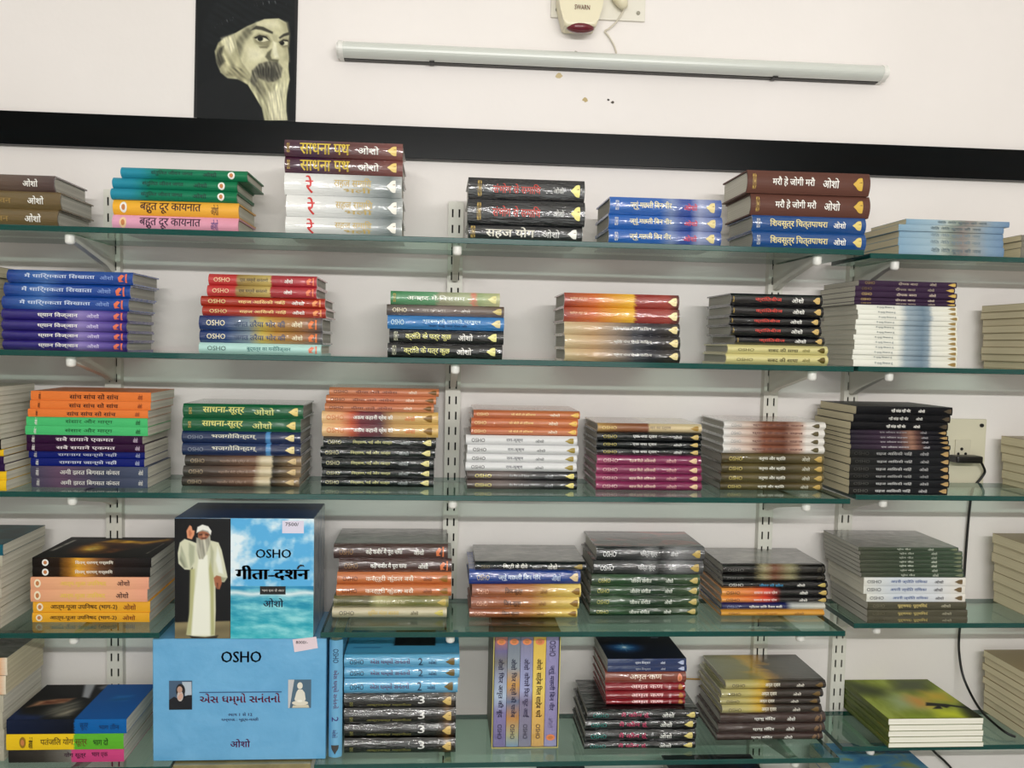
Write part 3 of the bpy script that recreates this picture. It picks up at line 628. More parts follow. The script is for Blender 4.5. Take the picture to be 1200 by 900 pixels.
look('orangekasturi', 'hard', 'orange hardback with white title', (206, 112, 56), [osho(.05, .18, (110, 50, 20)), ('कस्तूरी कुंडल बसै', .25, .67, .2, .8, (244, 222, 200)), (OS, .75, .83, .3, .7, (130, 60, 20))], ('flame', (150, 100, 30), .93), film=.5)
look('olivemix', 'hard', 'mossy olive hardback', [(0, (104, 100, 56)), (.3, (96, 92, 50)), (.38, (176, 170, 110)), (.55, (140, 134, 74)), (.75, (112, 112, 50)), (1, (150, 140, 76))], [osho(.03, .16, (70, 66, 30)), ('न कानों सुना न आंखों देखा', .38, .62, .3, .7, (206, 196, 150))], ('flame', (196, 170, 80), .94), film=.8)
look('ivory', 'hard', 'ivory hardback with gold title', (200, 188, 152), [osho(.06, .19, (70, 66, 50)), ('सुमिर मंत्र बावरा', .31, .58, .2, .8, (206, 176, 90)), (OS, .68, .75, .3, .7, (100, 90, 60))], ('flame', (206, 190, 90), .93), film=.3)
look('blackdiye', 'hard', 'black hardback with bold white title', (24, 28, 30), [osho(.05, .13, (120, 110, 80)), ('मिट्टी के दीये', .25, .47, .2, .85, Wt), ('संकलन', .51, .6, .35, .65, (190, 190, 190)), (OS, .65, .74, .2, .85, Wt)], ('flame', (160, 136, 70), .93), film=.9, top=ART_GREY)
look('bluemachhli', 'hard', 'cobalt hardback with pale title', (26, 62, 146), [osho(.07, .18, (186, 170, 140)), ('ज्यूं मछली बिन नीर', .26, .64, .25, .75, (200, 214, 236)), (OS, .74, .82, .25, .75, (190, 206, 236))], ('flame', (226, 200, 150), .94), film=.9)
look('coppergold', 'hard', 'copper to gold hardback', [(0, (150, 84, 60)), (.3, (166, 92, 52)), (.55, (176, 110, 52)), (.75, (206, 166, 70)), (1, (226, 196, 90))], [osho(.05, .15, (226, 160, 130)), ('जिन-सूत्र', .3, .46, .2, .82, (40, 20, 14)), (OS, .62, .69, .3, .65, (130, 80, 30))], ('flame', (140, 100, 30), .95), film=.7)
look('blackmist', 'hard', 'black and white misty hardback', [(0, (30, 31, 32)), (.2, (40, 40, 42)), (.4, (60, 60, 62)), (.5, (110, 110, 112)), (.6, (40, 40, 42)), (.75, (130, 130, 132)), (1, (70, 70, 72))], [osho(.06, .18, (226, 226, 226)), ('भक्ति सूत्र', .4, .56, .25, .8, (200, 200, 200)), (OS, .68, .75, .35, .7, (216, 216, 216))], ('flame', (190, 160, 80), .92), film=1.1, patchy=.2, top=ART_DUSK)
look('greenjivan', 'hard', 'green hardback with white title', [(0, (44, 66, 40)), (.25, (40, 76, 40)), (.55, (30, 54, 34)), (1, (52, 76, 44))], [osho(.06, .17, (180, 176, 90)), ('जीवन संगीत', .36, .55, .3, .72, (214, 220, 206)), (OS, .68, .75, .3, .7, (214, 220, 206))], ('flame', (200, 176, 100), .94), film=1.1)
look('blackphoto', 'hard', 'black hardback with pale photo strip', [(0, (28, 26, 26)), (.3, (34, 32, 30)), (.4, (150, 140, 100)), (.5, (120, 70, 50)), (.66, (140, 134, 96)), (.76, (40, 38, 34)), (1, (22, 22, 22))], [('OSHO', .04, .2, .3, .6, (110, 110, 106))], ('scroll', (60, 56, 46), .95), film=.8, patchy=.2, top=ART_GREY)
look('blackbluet', 'hard', 'thin black hardback with blue title', (22, 23, 26), [osho(.05, .19, (206, 206, 200)), ('जीवन की खोज', .34, .57, .3, .72, (60, 150, 200)), (OS, .7, .78, .3, .72, Wt)], ('flame', (190, 170, 90), .94), film=.8)
look('orangered', 'hard', 'orange to black hardback', [(0, (230, 150, 60)), (.28, (230, 120, 56)), (.42, (226, 70, 50)), (.5, (150, 44, 40)), (.56, (34, 32, 32)), (1, (24, 24, 26))], [osho(.04, .17, (90, 50, 30)), ('साधना सहज प्रेम', .3, .52, .3, .75, (240, 210, 200)), (OS, .73, .81, .3, .72, Wt)], ('flame', (200, 170, 90), .95), film=.5)
look('navypage', 'hard', 'navy hardback with silver end', [(0, (28, 36, 90)), (.62, (32, 40, 96)), (.68, (180, 184, 180)), (1, (206, 204, 190))], [osho(.05, .17, (120, 130, 170)), ('प्रीतम छवि नैनन बसी', .26, .58, .3, .75, Wt)], film=.7)
look('amberthin', 'hard', 'thin amber hardback', (222, 152, 48), [osho(.07, .18, (130, 76, 20)), ('मन ही पूजा', .34, .54, .3, .7, (180, 110, 30)), (OS, .7, .8, .3, .7, (140, 90, 30))], film=.2)
look('darkgreenpb', 'soft', 'thin dark green paperback', [(0, (60, 66, 50)), (.2, (50, 62, 44)), (.45, (38, 58, 38)), (1, (44, 70, 48))], [('प्रेम गीत', .38, .52, .2, .8, (206, 214, 196)), (OS, .69, .75, .2, .8, (206, 214, 196))], ('flame', (110, 120, 90), .95), film=.6, top=ART_GREY)
look('whitejyoti', 'soft', 'white paperback with blue title', [(0, (214, 214, 204)), (.3, (196, 204, 212)), (.7, (206, 210, 214)), (1, (222, 216, 204))], [osho(.03, .17, (60, 64, 66)), ('अपनी ज्योति राधिका', .26, .62, .25, .75, (60, 90, 150)), (OS, .69, .78, .3, .7, (70, 70, 76))], ('flame', (110, 90, 60), .93))
look('darkolivepb', 'soft', 'dark olive paperback with gold title', (70, 68, 50), [osho(.05, .17, (110, 106, 84)), ('पूर्णमदः पूर्णमिदं', .3, .6, .2, .8, (206, 186, 110)), (OS, .74, .84, .3, .7, (170, 166, 140))], film=.5)
look('bluepatanjali', 'soft', 'black and blue paperback', [(0, (24, 34, 60)), (.555, (22, 26, 36)), (.57, (16, 96, 172)), (1, (16, 96, 172))], [('सूत्र', .61, .68, .25, .75, (14, 60, 120)), ('भाग तीन', .77, .94, .3, .7, (14, 60, 120))])
look('yellowpatanjali', 'soft', 'yellow and green paperback', [(0, (236, 192, 20)), (.565, (236, 196, 20)), (.58, (88, 178, 40)), (1, (88, 178, 40))], [('ओशो', .19, .225, .1, .85, (40, 30, 10)), ('पतंजलि योग सूत्र', .29, .69, .2, .82, (110, 84, 20)), ('भाग दो', .74, .87, .25, .75, (30, 80, 20))], ('disc', (150, 110, 20), .14))
look('pinkpatanjali', 'soft', 'grey and pink paperback', [(0, (40, 38, 36)), (.3, (60, 56, 50)), (.5, (110, 106, 98)), (.535, (120, 118, 110)), (.55, (206, 64, 124)), (1, (210, 66, 126))], [('योग सूत्र', .48, .67, .3, .8, (60, 20, 50)), ('भाग एक', .72, .86, .35, .75, (90, 24, 60))])
look('bluedhammo', 'hard', 'light blue hardback with red title', [(0, (74, 160, 204)), (1, (96, 172, 214))], [osho(.05, .17, (20, 40, 70)), ('એસ ધમ્મો સનંતનો', .225, .57, .25, .75, (90, 44, 90)), ('2', .64, .68, .2, .8, (30, 40, 70)), ('ઓશો', .73, .8, .3, .65, (40, 50, 90))], ('flame', (110, 90, 40), .92), film=.7, top=ART_BLUE)
look('blackgoldend', 'hard', 'black hardback with golden end', [(0, (18, 18, 17)), (.8, (20, 20, 18)), (.88, (44, 32, 18)), (.92, (110, 76, 34)), (.95, (60, 40, 20)), (1, (16, 16, 15))], [('OSHO', .05, .08, .15, .5, (150, 146, 70)), ('अष्टावक्र महागीता', .2, .6, .12, .38, (130, 126, 60)), ('3', .66, .72, .35, .85, (226, 226, 222))], ('flame', (214, 180, 100), .92), film=1.2)
look('navystar', 'soft', 'thin navy paperback with starburst cover', (22, 46, 96), [('ध्यान विज्ञान', .35, .54, .25, .7, (210, 216, 230)), (OS, .67, .73, .3, .65, (210, 216, 230))], ('flame', (180, 190, 220), .93), film=.5, top=ART_NAVY)
look('rusthb', 'hard', 'rust-brown hardback with cream title', (128, 56, 38), [('अमृत कण', .3, .7, .25, .8, (226, 200, 180))], ('disc', (236, 140, 110), .92), film=.8)
look('redhb', 'hard', 'red hardback with pink title', (140, 26, 36), [('अमृत कण', .32, .72, .25, .8, (236, 190, 190)), ('ओशो', .79, .82, .2, .8, (236, 190, 190))], ('disc', (176, 120, 50), .94), film=.9)
look('blackpink', 'hard', 'wide black hardback with pink title', (20, 22, 23), [osho(.05, .19, (40, 130, 120)), ('मैं कौन हूं', .3, .56, .22, .8, (186, 50, 90)), (OS, .67, .78, .25, .75, (226, 226, 220))], ('flame', (214, 196, 110), .93), film=1.2)
look('goldblack', 'hard', 'gold to black hardback', [(0, (170, 162, 110)), (.25, (186, 172, 96)), (.38, (206, 166, 50)), (.45, (110, 84, 50)), (.55, (56, 46, 40)), (1, (44, 38, 34))], [osho(.06, .19, (70, 64, 40)), ('अमृत द्वार', .39, .54, .25, .75, (226, 220, 200)), (OS, .7, .78, .3, .7, (226, 220, 206))], ('flame', (110, 84, 40), .93), film=.7, top=ART_GOLDEN)
look('brownprem', 'hard', 'dark brown hardback with white title', [(0, (66, 50, 46)), (1, (62, 46, 42))], [('प्रभु मंदिर', .32, .52, .3, .72, Wt), (OS, .63, .71, .3, .7, Wt)], ('scroll', (120, 90, 60), .93), film=1.1)
look('meadow', 'soft', 'large green paperback showing white page edges', (96, 108, 44), top=ART_GREENPICT, pages=PAGES_WHITE)
look('bluelow', 'soft', 'blue picture paperback', (40, 120, 180), top=art_mat('cover_art_blue_low', [(.3, (30, 110, 180)), (.5, (90, 160, 196)), (.62, (150, 170, 110)), (.75, (190, 190, 40))], 2.5, 0, 6))
look('darklow', 'hard', 'dark blue hardback', (20, 40, 66), film=.6, top=ART_NAVY)

# --- top shelf
stack(1, [('umber', [(202.5, -75, 62)]), ('olivebrown', [(222.5, -68, 70), (243.5, -70, 67)])], idx=1, set_back=.03)
stack(1, [('tealgreen', [(197, 140, 289), (209, 130, 277), (222, 129, 277)]), ('amberY', [(235, 131, 279)]), ('pinkP', [(253, 131, 279)])], idx=2, set_back=.03)
stack(1, [('maroonG', [(165, 333, 472), (184.5, 333, 472)]), ('whiteR', [(203.7, 333, 471), (229.3, 335, 472), (254.5, 334, 471)])], idx=3, set_back=.02)
stack(1, [('blackred', [(208.8, 549, 686), (234.5, 548, 686)]), ('blackwhite', [(263, 549, 683)])], idx=4, set_back=.02)
stack(1, [('bluegold', [(231.8, 715, 846), (252, 714, 847), (269, 714, 846)])], idx=5, set_back=.02)
stack(1, [('brownmari', [(200.6, 877, 1020.7), (227.5, 881.7, 1022)]), ('royalblue', [(253, 883, 1016), (272.3, 883, 1016)])], idx=6, set_back=.02)
stack(1, [('palebluepb', [(258.3, 1061, 1181.7), (264.7, 1052, 1175.7), (272.3, 1054, 1176), (280, 1053, 1176), (288.7, 1053, 1176)])], 'r', idx=7, set_back=.008)
stack(1, [('greypb', [(277, 1196, 1310), (284, 1197, 1311), (292, 1196, 1310)])], 'r', idx=8, set_back=.012)
# --- second shelf
stack(2, [('greypb', [(309, -130, -12), (322, -134, -14), (335, -130, -12), (350, -132, -13), (365, -130, -12), (380, -130, -12), (395, -130, -12)])], where='stack cut off by the edge, second shelf', set_back=.03)
stack(2, [('deepblue', [(317, 7.5, 155), (332, 2.5, 151), (348, 1.2, 150)]), ('violet', [(363, 0.5, 148), (375.7, 1.5, 148), (387.5, 1, 148), (399, 1, 147)])], idx=1, set_back=.02)
stack(2, [('redY', [(322, 243.7, 371), (335.3, 242.5, 370.7)]), ('vermilion', [(348, 234.5, 380.5), (360, 236.7, 381.7)]), ('bluegoldsun', [(371, 233, 377.5), (387.5, 233, 377.5)]), ('aqua', [(402.5, 232.5, 376)])], idx=2, set_back=.02)
stack(2, [('greenmulti', [(342, 457.5, 586)]), ('taupe', [(357.7, 453, 591)]), ('sky', [(370.6, 454, 591)]), ('blackyellow', [(386.5, 456, 590.5), (403, 454, 589)])], idx=3)
stack(2, [('fire', [(344, 662, 797), (361, 661, 797)]), ('tanblack', [(378, 661.5, 797), (393.3, 662, 797.5), (409.3, 662, 797.5)])], idx=4)
stack(2, [('blackkranti', [(344.5, 857, 964.5), (358.5, 857, 965.5), (371, 856, 963), (382, 857, 963), (394, 863, 968)]), ('cream', [(404.6, 854, 972), (415.4, 852, 972)])], idx=5)
stack(2, [('purplepb', [(329.5, 1007, 1122), (336, 1003, 1120), (342.5, 1002, 1121), (349, 1002, 1121), (354.5, 1001, 1120)]),
          ('whitebluepb', [(358 + 5.85 * i, 1004 - .6 * i + (i % 3), 1121.5 - (i % 2)) for i in range(12)])], 'r', idx=6, set_back=.004, W=.15)
stack(2, [('beigepb', [(356 + 8.7 * i, 1207 + (i % 3), 1320) for i in range(9)])], 'r', idx=7, set_back=.005, W=.15)
# --- third shelf
stack(3, [('greenpb', [(452, -136, -2), (463, -136, -2), (474, -136, -3), (485, -134, -3), (497, -132, 0), (508, -136, 0)]), ('blackpb', [(514, -135, 1.5)]), ('yellowpb', [(526, -132, 3), (551, -128, 7.5), (561, -128, 8)]), ('plumpb', [(534, -130, 5), (543, -130, 6)])][0:2] + [('yellowpb', [(526, -132, 3)]), ('plumpb', [(534, -130, 5), (543, -130, 6.5)]), ('yellowpb', [(551.5, -128, 7.5), (562, -128, 8)])], idx=1, ybot=574)
stack(3, [('orangesanch', [(459, 36, 177), (470, 35.6, 176.6), (479.7, 33.6, 174)]), ('greensansar', [(489, 31, 173), (499.5, 30, 173.4)]), ('plumsabai', [(510, 31.4, 167), (520, 32, 170)]), ('blueram', [(529, 33, 169), (537.5, 36, 169)]), ('greyami', [(546.6, 36.6, 173.6), (559.4, 37, 173)])], idx=2, ybot=571.5)
stack(3, [('greensutra', [(474, 214, 355), (490.4, 213, 352)]), ('navyhb', [(506.3, 212, 351.6), (520, 212.6, 352)]), ('sepia', [(534.6, 215.4, 352.4), (547, 213.6, 352), (559.6, 212, 350)])], idx=3, ybot=571)
stack(3, [('salmon', [(455, 385.4, 514.4), (464.3, 381.6, 511), (473.5, 380.6, 508.4)]), ('creamred', [(482.8, 376.6, 513.6), (497.5, 377, 513.6)]), ('blackspeck', [(512.6, 378.4, 511), (525, 375, 510), (537, 376.4, 508.6), (549.4, 377, 508.6), (560.4, 375.6, 508)])], idx=4, ybot=571.6)
stack(3, [('copper', [(481.5, 555, 680), (490.8, 552.4, 678), (501.4, 552, 677)]), ('whitepb', [(510.8, 546, 676.6), (522, 547.6, 678), (532.5, 546.6, 676.6), (542.7, 545.6, 676)]), ('greyosho', [(553, 547.4, 677.4), (563.4, 547.4, 676.6)])], idx=5, ybot=574)
stack(3, [('tanband', [(497, 701, 823.4)]), ('blacksilver', [(507, 699.6, 822.6), (517, 699.6, 822.4), (525.6, 699.6, 822.4)]), ('magenta', [(534.6, 700, 822.4), (545.6, 699, 822.4), (556, 698.4, 822.4), (565, 698.4, 822.4)])], idx=6, ybot=575)
stack(3, [('whiterust', [(494.3, 848.6, 968), (503.3, 848.6, 967), (513, 848.4, 967), (522.3, 848, 967)]), ('olivekaruna', [(532, 846.6, 966.6), (544, 846, 966), (555, 845.6, 966), (566, 844.6, 964.5)])], idx=7, ybot=575.5)
stack(3, [('blackthin', [(476.5, 1003, 1115.5), (486, 1000, 1114), (495, 996.5, 1110.7)]), ('dimpurple', [(504, 997, 1111), (510, 996.5, 1111), (515.5, 997, 1113), (521, 996.5, 1113)]), ('charcoal', [(526.8, 996.5, 1113), (536.7, 997, 1113), (545.2, 995.5, 1112), (554.5, 995.5, 1113), (562.5, 995, 1112), (571, 995.5, 1111.5)])], 'r', idx=8, set_back=.002, W=.155)
stack(3, [('beigepb', [(520 + 10.6 * i, 1226 + (i % 2), 1340) for i in range(6)])], 'r', idx=9, set_back=.02)
# --- fourth shelf
stack(4, [('tealpb', [(638, -136, 3)]), ('greenpb', [(651, -136, 2), (664, -137, 1), (678, -136, 1), (690, -137, 2), (701, -138, 0), (712, -137, 1), (723, -136, 0)])], idx=1, ybot=737, W=.165)
s4_gold = stack(4, [('blackgold', [(653.6, 38, 177.6), (664.6, 38, 176)]), ('peach', [(676, 36.4, 175), (690, 36, 173)]), ('amberbhag', [(705, 38, 175.6), (718, 38, 175.4)])], idx=2, ybot=729, W=.168)
stack(4, [('brownkabir', [(639, 390.6, 525), (656, 396.4, 529.6)]), ('orangekasturi', [(672, 394.6, 529), (686, 394, 529)]), ('olivemix', [(699, 391, 525.6)]), ('ivory', [(712.6, 389, 523.6)])], idx=3, ybot=725)
stack(4, [('blackdiye', [(659, 557, 686.6)]), ('bluemachhli', [(669, 550, 681)]), ('coppergold', [(686, 553.4, 681), (700.6, 552, 679), (714.6, 550, 677)])], idx=4, ybot=725.6)
stack(4, [('blackmist', [(642, 699.6, 827), (658, 696, 825)]), ('greenjivan', [(674, 693.6, 820.4), (686.6, 692.6, 820), (699.4, 692, 819.6), (712, 691.6, 818.4)])], idx=5, ybot=723)
stack(4, [('blackphoto', [(662.7, 848.6, 968.6), (673.8, 847.4, 968)]), ('blackbluet', [(681.5, 848, 970)]), ('orangered', [(690, 846, 970), (699.5, 846, 969.5)]), ('navypage', [(707.5, 846.5, 968)]), ('amberthin', [(716, 846, 967)])], idx=6, ybot=723.5)
stack(4, [('darkgreenpb', [(641.3, 1006, 1122.7), (646, 1008, 1127.5), (651, 1007.5, 1128), (656.3, 1008, 1128), (660.8, 1008, 1128), (665.8, 1008.5, 1128.5), (671, 1009, 1129)]), ('whitejyoti', [(676.5, 1012, 1130.7), (686, 1012.5, 1131), (696.2, 1016, 1131.5)]), ('darkolivepb', [(705.5, 1017, 1133), (714.5, 1016, 1133), (722.5, 1016, 1133)])], 'r', idx=7, set_back=.002, W=.155)
stack(4, [('beigepb', [(643 + 12 * i, 1216 + (i % 2), 1330) for i in range(7)])], 'r', idx=8, set_back=.01, W=.14)
# --- fifth shelf
stack(5, [('orangeendpb', [(772, -130, 7), (793, -130, 6)]), ('greenpb', [(815, -130, 5), (834, -131, 4), (855, -130, 5), (874, -130, 5)])], idx=1, set_back=.03, W=.15)
s5_pat = stack(5, [('bluepatanjali', [(843, 7.4, 148.4)]), ('yellowpatanjali', [(860, 7.4, 145)]), ('pinkpatanjali', [(878.3, 9, 145)])], idx=2, ybot=894, W=.16)
s5_dh = stack(5, [('bluedhammo', [(768.6, 403, 538.6), (783, 403, 538.6), (797, 403, 536.6)]), ('blackgoldend', [(814, 403, 534.4), (831.2, 403, 534.4), (849, 403, 534), (866.6, 403, 534)])], idx=3, ybot=884)
low = stack(5, [('blackpink', [(832.4, 688.6, 818.6), (844, 686.6, 817), (856.6, 686, 816), (869.4, 685, 815.6)])], where='pile under the starburst book, fifth shelf', ybot=879.5, W=.15)
ztop = on_y(753, 832.4, low[0].location.y - .0045).z + .0003
s5_star = stack(5, [('navystar', [(772, 712, 804.4), (780.6, 712.4, 805.4)]), ('rusthb', [(788, 709.6, 804.4)]), ('redhb', [(801.5, 710, 803.6), (811.4, 710, 803.6), (820.2, 711, 803.6)])], where='narrow pile between slipcase and golden books', zbase=ztop, Yf=low[0].location.y + .012, W=.14)
stack(5, [('goldblack', [(799.6, 851.6, 969.6), (809.4, 846, 965.6), (819, 845, 962.4), (827.4, 847, 964)]), ('brownprem', [(837.4, 845, 968.6), (849.6, 842.4, 967.6), (860.6, 841, 965.6)])], idx=6, ybot=869.8)
stack(5, [('beigepb', [(792 + 8.4 * i, 1208 + (i % 2), 1320) for i in range(9)])], 'r', idx=8, set_back=.01, W=.15)
# the stack whose cut pages face the room: the spine is on the hidden side
s5_meadow = []
for i in range(5):
    t0 = (843, 850.5, 857.7, 864.5, 871.5, 878.7)
    Yf = -DEPR - .012
    zt = on_y(1098, t0[i], Yf).z; zl = on_y(1098, t0[i + 1], Yf).z if i < 4 else ZS[5]
    x0 = on_y(1042.5 + (i % 2), t0[i], Yf).x; x1 = on_y(1154.5 - (i % 2), t0[i], Yf).x
    e = make_book('meadow', (x0, Yf + .2, zl + .0001), .195, x1 - x0, zt - zl - .0003, -math.pi / 2, (NUMS[i] if i < 4 else 'lowest') + ' green picture paperback, page edges out, stack beside dangling cable', 'books on the fifth shelf')
    s5_meadow.append(e)
# --- lowest shelf, glimpsed through the glass and under the edge
def low_stack(px, look_key, n, label, Yf=-.17, h=.03, L=.2, top=.06):
    x = on_y(px, 900, Yf).x; z = ZS[6]
    for i in range(n):
        make_book(look_key, (x, Yf, z), L, .15, h - .0003, 0, (['lowest', 'middle', 'top'][i] if n == 3 else NUMS[n - 1 - i]) + ' ' + label, 'books on the lowest shelf'); z += h
low_stack(988, 'bluelow', 7, 'blue picture paperback seen under the green paperbacks', -.165, .027)
low_stack(800, 'darklow', 6, 'dark blue hardback seen through the fifth shelf', -.19, .030, .19)
low_stack(640, 'darklow', 5, 'dark blue hardback seen under the slipcase shelf', -.19, .032, .1)

def cover_picture(e, W, H, x0, y0, nx, ny, base, layers, name='cover_picture', swap=False, rough=.6):
    """a print on the top cover of book e; u runs along the front edge, v away from it, both 0-100"""
    T = TT[e.name]
    f = (lambda u, v: (x0 + u / 100 * W, y0 + v / 100 * H, T + .0003)) if not swap else (lambda u, v: (W - v / 100 * W, y0 + u / 100 * H, T + .0003))
    return soft_print(name, f, (0, 100), (0, 100), nx, ny, base, layers, e, rough)
def dims(e): return DD[e.name]
e = next(o for o in s4_gold if 'upper' in o['label'] and 'glow' in o['label']); L_, W_ = dims(e)
cover_picture(e, L_, W_ - .001, 0, .001, 110, 90, (17, 15, 14), [
    ([(25, 20), (40, 14), (60, 30), (80, 60), (97, 80), (96, 92), (74, 84), (56, 74), (40, 84), (26, 70), (20, 40)], (92, 50, 24), 22),
    ([(28, 34), (36, 24), (46, 30), (50, 46), (42, 60), (34, 66), (28, 52)], (226, 164, 44), 16),
    ([(32, 40), (38, 32), (42, 40), (38, 52)], (244, 212, 110), 10),
    ([(34, 74), (44, 88), (58, 84), (74, 78), (92, 92), (94, 84), (76, 66), (58, 70), (46, 72)], (206, 150, 40), 9),
    ([(52, 34), (64, 44), (72, 52), (60, 60), (48, 56)], (60, 28, 18), 14), ([(50, 20), (60, 24), (68, 40), (56, 40)], (120, 66, 26), 12),
    ([(4, 30), (7, 30), (10, 84), (7, 84)], (150, 146, 136), 3), ([(90, 20), (91.5, 20), (94, 70), (92.5, 70)], (120, 112, 100), 2),
    lambda X, Y, C: C * (1 + .3 * cloudy(X, Y, .15, .15, 2)[..., None])])
e = s5_pat[0] if 'blue' in s5_pat[0]['label'] else s5_pat[-1]; L_, W_ = dims(e)
cover_picture(e, L_, W_ - .001, 0, .001, 110, 80, (20, 21, 23), [
    ([(-5, -5), (30, -5), (26, 10), (6, 14), (-5, 40)], (22, 40, 80), 12),
    ([(6, 34), (16, 40), (34, 44), (38, 58), (24, 56), (10, 50)], (190, 140, 104), 9), ([(14, 42), (26, 44), (28, 50), (16, 50)], (110, 56, 38), 7), ([(22, 44), (36, 50), (34, 56), (24, 54)], (130, 80, 56), 6),
    ([(28, 12), (44, 8), (50, 36), (44, 50), (34, 42), (26, 30)], (104, 102, 92), 18, (.9, .6, .4)), ([(38, 8), (48, 10), (50, 30), (42, 26)], (140, 134, 118), 12, (.9, .6, .3)),
    ([(44, 62), (51, 58), (44, 103), (34, 103)], (176, 178, 184), 4), ([(54, 84), (60, 90), (58, 103), (50, 92)], (110, 112, 116), 6),
    ([(56.2, -5), (105, -5), (105, 105), (56.2, 105)], (18, 92, 168), 1.2), ([(70, 50), (86, 50), (88, 66), (74, 66)], (30, 108, 178), 10, (.3, .5, .2))])
e = next(o for o in s5_dh if o['label'].startswith('top light')); L_, W_ = dims(e)
cover_picture(e, L_, W_ - .014, 0, .013, 60, 40, (80, 164, 208), [([(41, 30), (79, 30), (79, 100), (41, 100)], (16, 24, 30), 1.2), ([(6, 20), (30, 20), (30, 24), (6, 24)], (50, 120, 170), 4)])
e = next(o for o in s5_star if o['label'].startswith('upper')); L_, W_ = dims(e)
star = [(30 + r * math.cos(a), 45 + 1.4 * r * math.sin(a)) for k in range(16) for a, r in ((math.pi * 2 * k / 16, (13, 6, 9, 6)[k % 4]), (math.pi * 2 * (k + .5) / 16, 1.6))]
cover_picture(e, L_, W_ - .001, 0, .001, 130, 110, (10, 18, 34), [(ell(30, 45, 20, 17), (28, 84, 140), 26), (ell(30, 45, 8, 9), (70, 140, 190), 14), (star, (190, 222, 240), 1.6), (ell(30, 45, 2.4, 3), (240, 250, 252), 3), ([(74, 84), (84, 84), (84, 86), (74, 86)], (150, 160, 176), 1.5)])
e = s5_meadow[0]; L_, W_ = dims(e)
cover_picture(e, L_, W_ - .001, 0, .0005, 120, 110, (142, 156, 56), [
    lambda X, Y, C: C + 40 * cloudy(X, Y, .07, .05, 8)[..., None],
    ([(-5, 60), (30, 52), (34, 72), (10, 96), (-5, 100)], (64, 74, 34), 30), ([(20, 20), (50, 24), (58, 50), (40, 62), (22, 48)], (166, 184, 130), 30), ([(44, 70), (80, 66), (103, 100), (60, 103)], (84, 92, 62), 26),
    ([(46, 26), (62, 26), (66, 48), (52, 56), (44, 44)], (214, 156, 76), 26), ([(66, 44), (92, 40), (96, 62), (74, 66)], (206, 176, 60), 24), ([(52, 2), (84, -4), (82, 18), (60, 22)], (206, 214, 50), 22), ([(20, -5), (50, -5), (44, 10), (24, 12)], (140, 160, 50), 16), ([(84, -5), (105, -5), (105, 40), (92, 26)], (34, 38, 22), 18),
    ([(57, 30), (62, 38), (80, 34), (103, 24), (103, 20), (82, 28), (76, 24), (72, 28), (70, 22), (60, 22), (68, 29)], (22, 22, 18), 3)], swap=True)
# ------------------------------------------------------------------ boxed sets
def front_fn(X0, Y, Zb, W, H, off=.0004):
    return lambda u, v, l=1: (X0 + u * W, Y - off * l, Zb + v * H)
def carton(name, x0, x1, yb, yt, Yf, zb, zt, depth, m_front, m_side, m_top, label):
    e = empty(name, (x0, Yf, zb), label, 'boxed set', 'boxed book sets')
    bm = bmesh.new(); bbox(bm, 0, x1 - x0, 0, depth, 0, zt - zb, .0012, 1); bm.normal_update()
    for f in bm.faces: f.material_index = 0 if f.normal.y < -.9 else (2 if f.normal.z > .9 else 1)
    build('carton', bm, [m_front, m_side, m_top], e)
    return e
Yb = -DEP + .02
BOXBLUE = art_mat('box_blue_card', [(.3, (90, 166, 216)), (.7, (104, 178, 226))], 4, .35, 1)
pA, pB = on_y(179, 820, Yb), on_y(382, 820, Yb)
zt_blue = on_y(280, 748.5, Yb).z
blue = carton('boxed_set', pA.x, pB.x, 0, 0, Yb, ZS[5] + .0003, zt_blue, .16, BOXBLUE, BOXBLUE, BOXBLUE, 'large light blue boxed set with two small photographs on its front')
Wb, Hb = pB.x - pA.x, zt_blue - ZS[5]
fb = lambda x, z: (x * Wb, -.0006, z * Hb)
def fbl(u, v, l=1): return (u * Wb, -.0004 - .0002 * l, v * Hb)
# crop coordinates -> box units
def cb(x, y): return ((x - 45) / 1015, 1 - (y - 100) / 700)
def cbx(x0, x1, y0, y1): a = cb(x0, y1); b = cb(x1, y0); return a[0], b[0], a[1], b[1]
for it in [('OSHO',) + cbx(442, 678, 172, 236) + ((14, 22, 40), .03), ('એસ ધમ્મો સનંતનો',) + cbx(318, 790, 412, 482) + ((130, 24, 66), .0),
    ('ભાગ 1 સે 12',) + cbx(485, 625, 522, 543) + ((60, 50, 110),), ('ધમ્મપદ : બુદ્ધ-વાણી',) + cbx(445, 662, 552, 576) + ((60, 50, 110),), ('ओशो',) + cbx(496, 614, 676, 724) + ((110, 30, 100),)]: writing(lettering_name(it), [it], fb, blue)
printed('rule_line', [cb(315, 403), cb(798, 403), cb(798, 409), cb(315, 409)], mat('print_rule', (50, 90, 140), .5), fbl, blue)
def photo(parts, x0, x1, y0, y1, nm, base):
    o = printed(nm, [cb(x0, y0), cb(x1, y0), cb(x1, y1), cb(x0, y1)], base, fbl, blue, 1)
    for j, (n2, pts, col) in enumerate(parts):
        printed(n2, [cb(*p) for p in pts], mat('photo_%s_%d_%d_%d' % ((n2,) + col), col, .4), fbl, o, 2 + j)
photo([('backdrop', [(215, 345), (270, 345), (272, 440), (235, 430)], (178, 190, 202)), ('robe', [(140, 503), (140, 448), (170, 428), (190, 440), (230, 436), (250, 420), (272, 420), (272, 503)], (20, 22, 30)),
       ('hair', ell(207, 395, 27, 40), (34, 28, 30)), ('beard', ell(205, 425, 18, 30), (196, 184, 178)), ('face', ell(203, 388, 15, 19), (190, 150, 130)), ('hand', [(190, 430), (205, 410), (216, 408), (222, 425), (210, 445), (195, 446)], (206, 160, 140))],
      140, 274, 338, 504, 'portrait_photo', mat('photo_blue_grey', (66, 92, 120), .4))
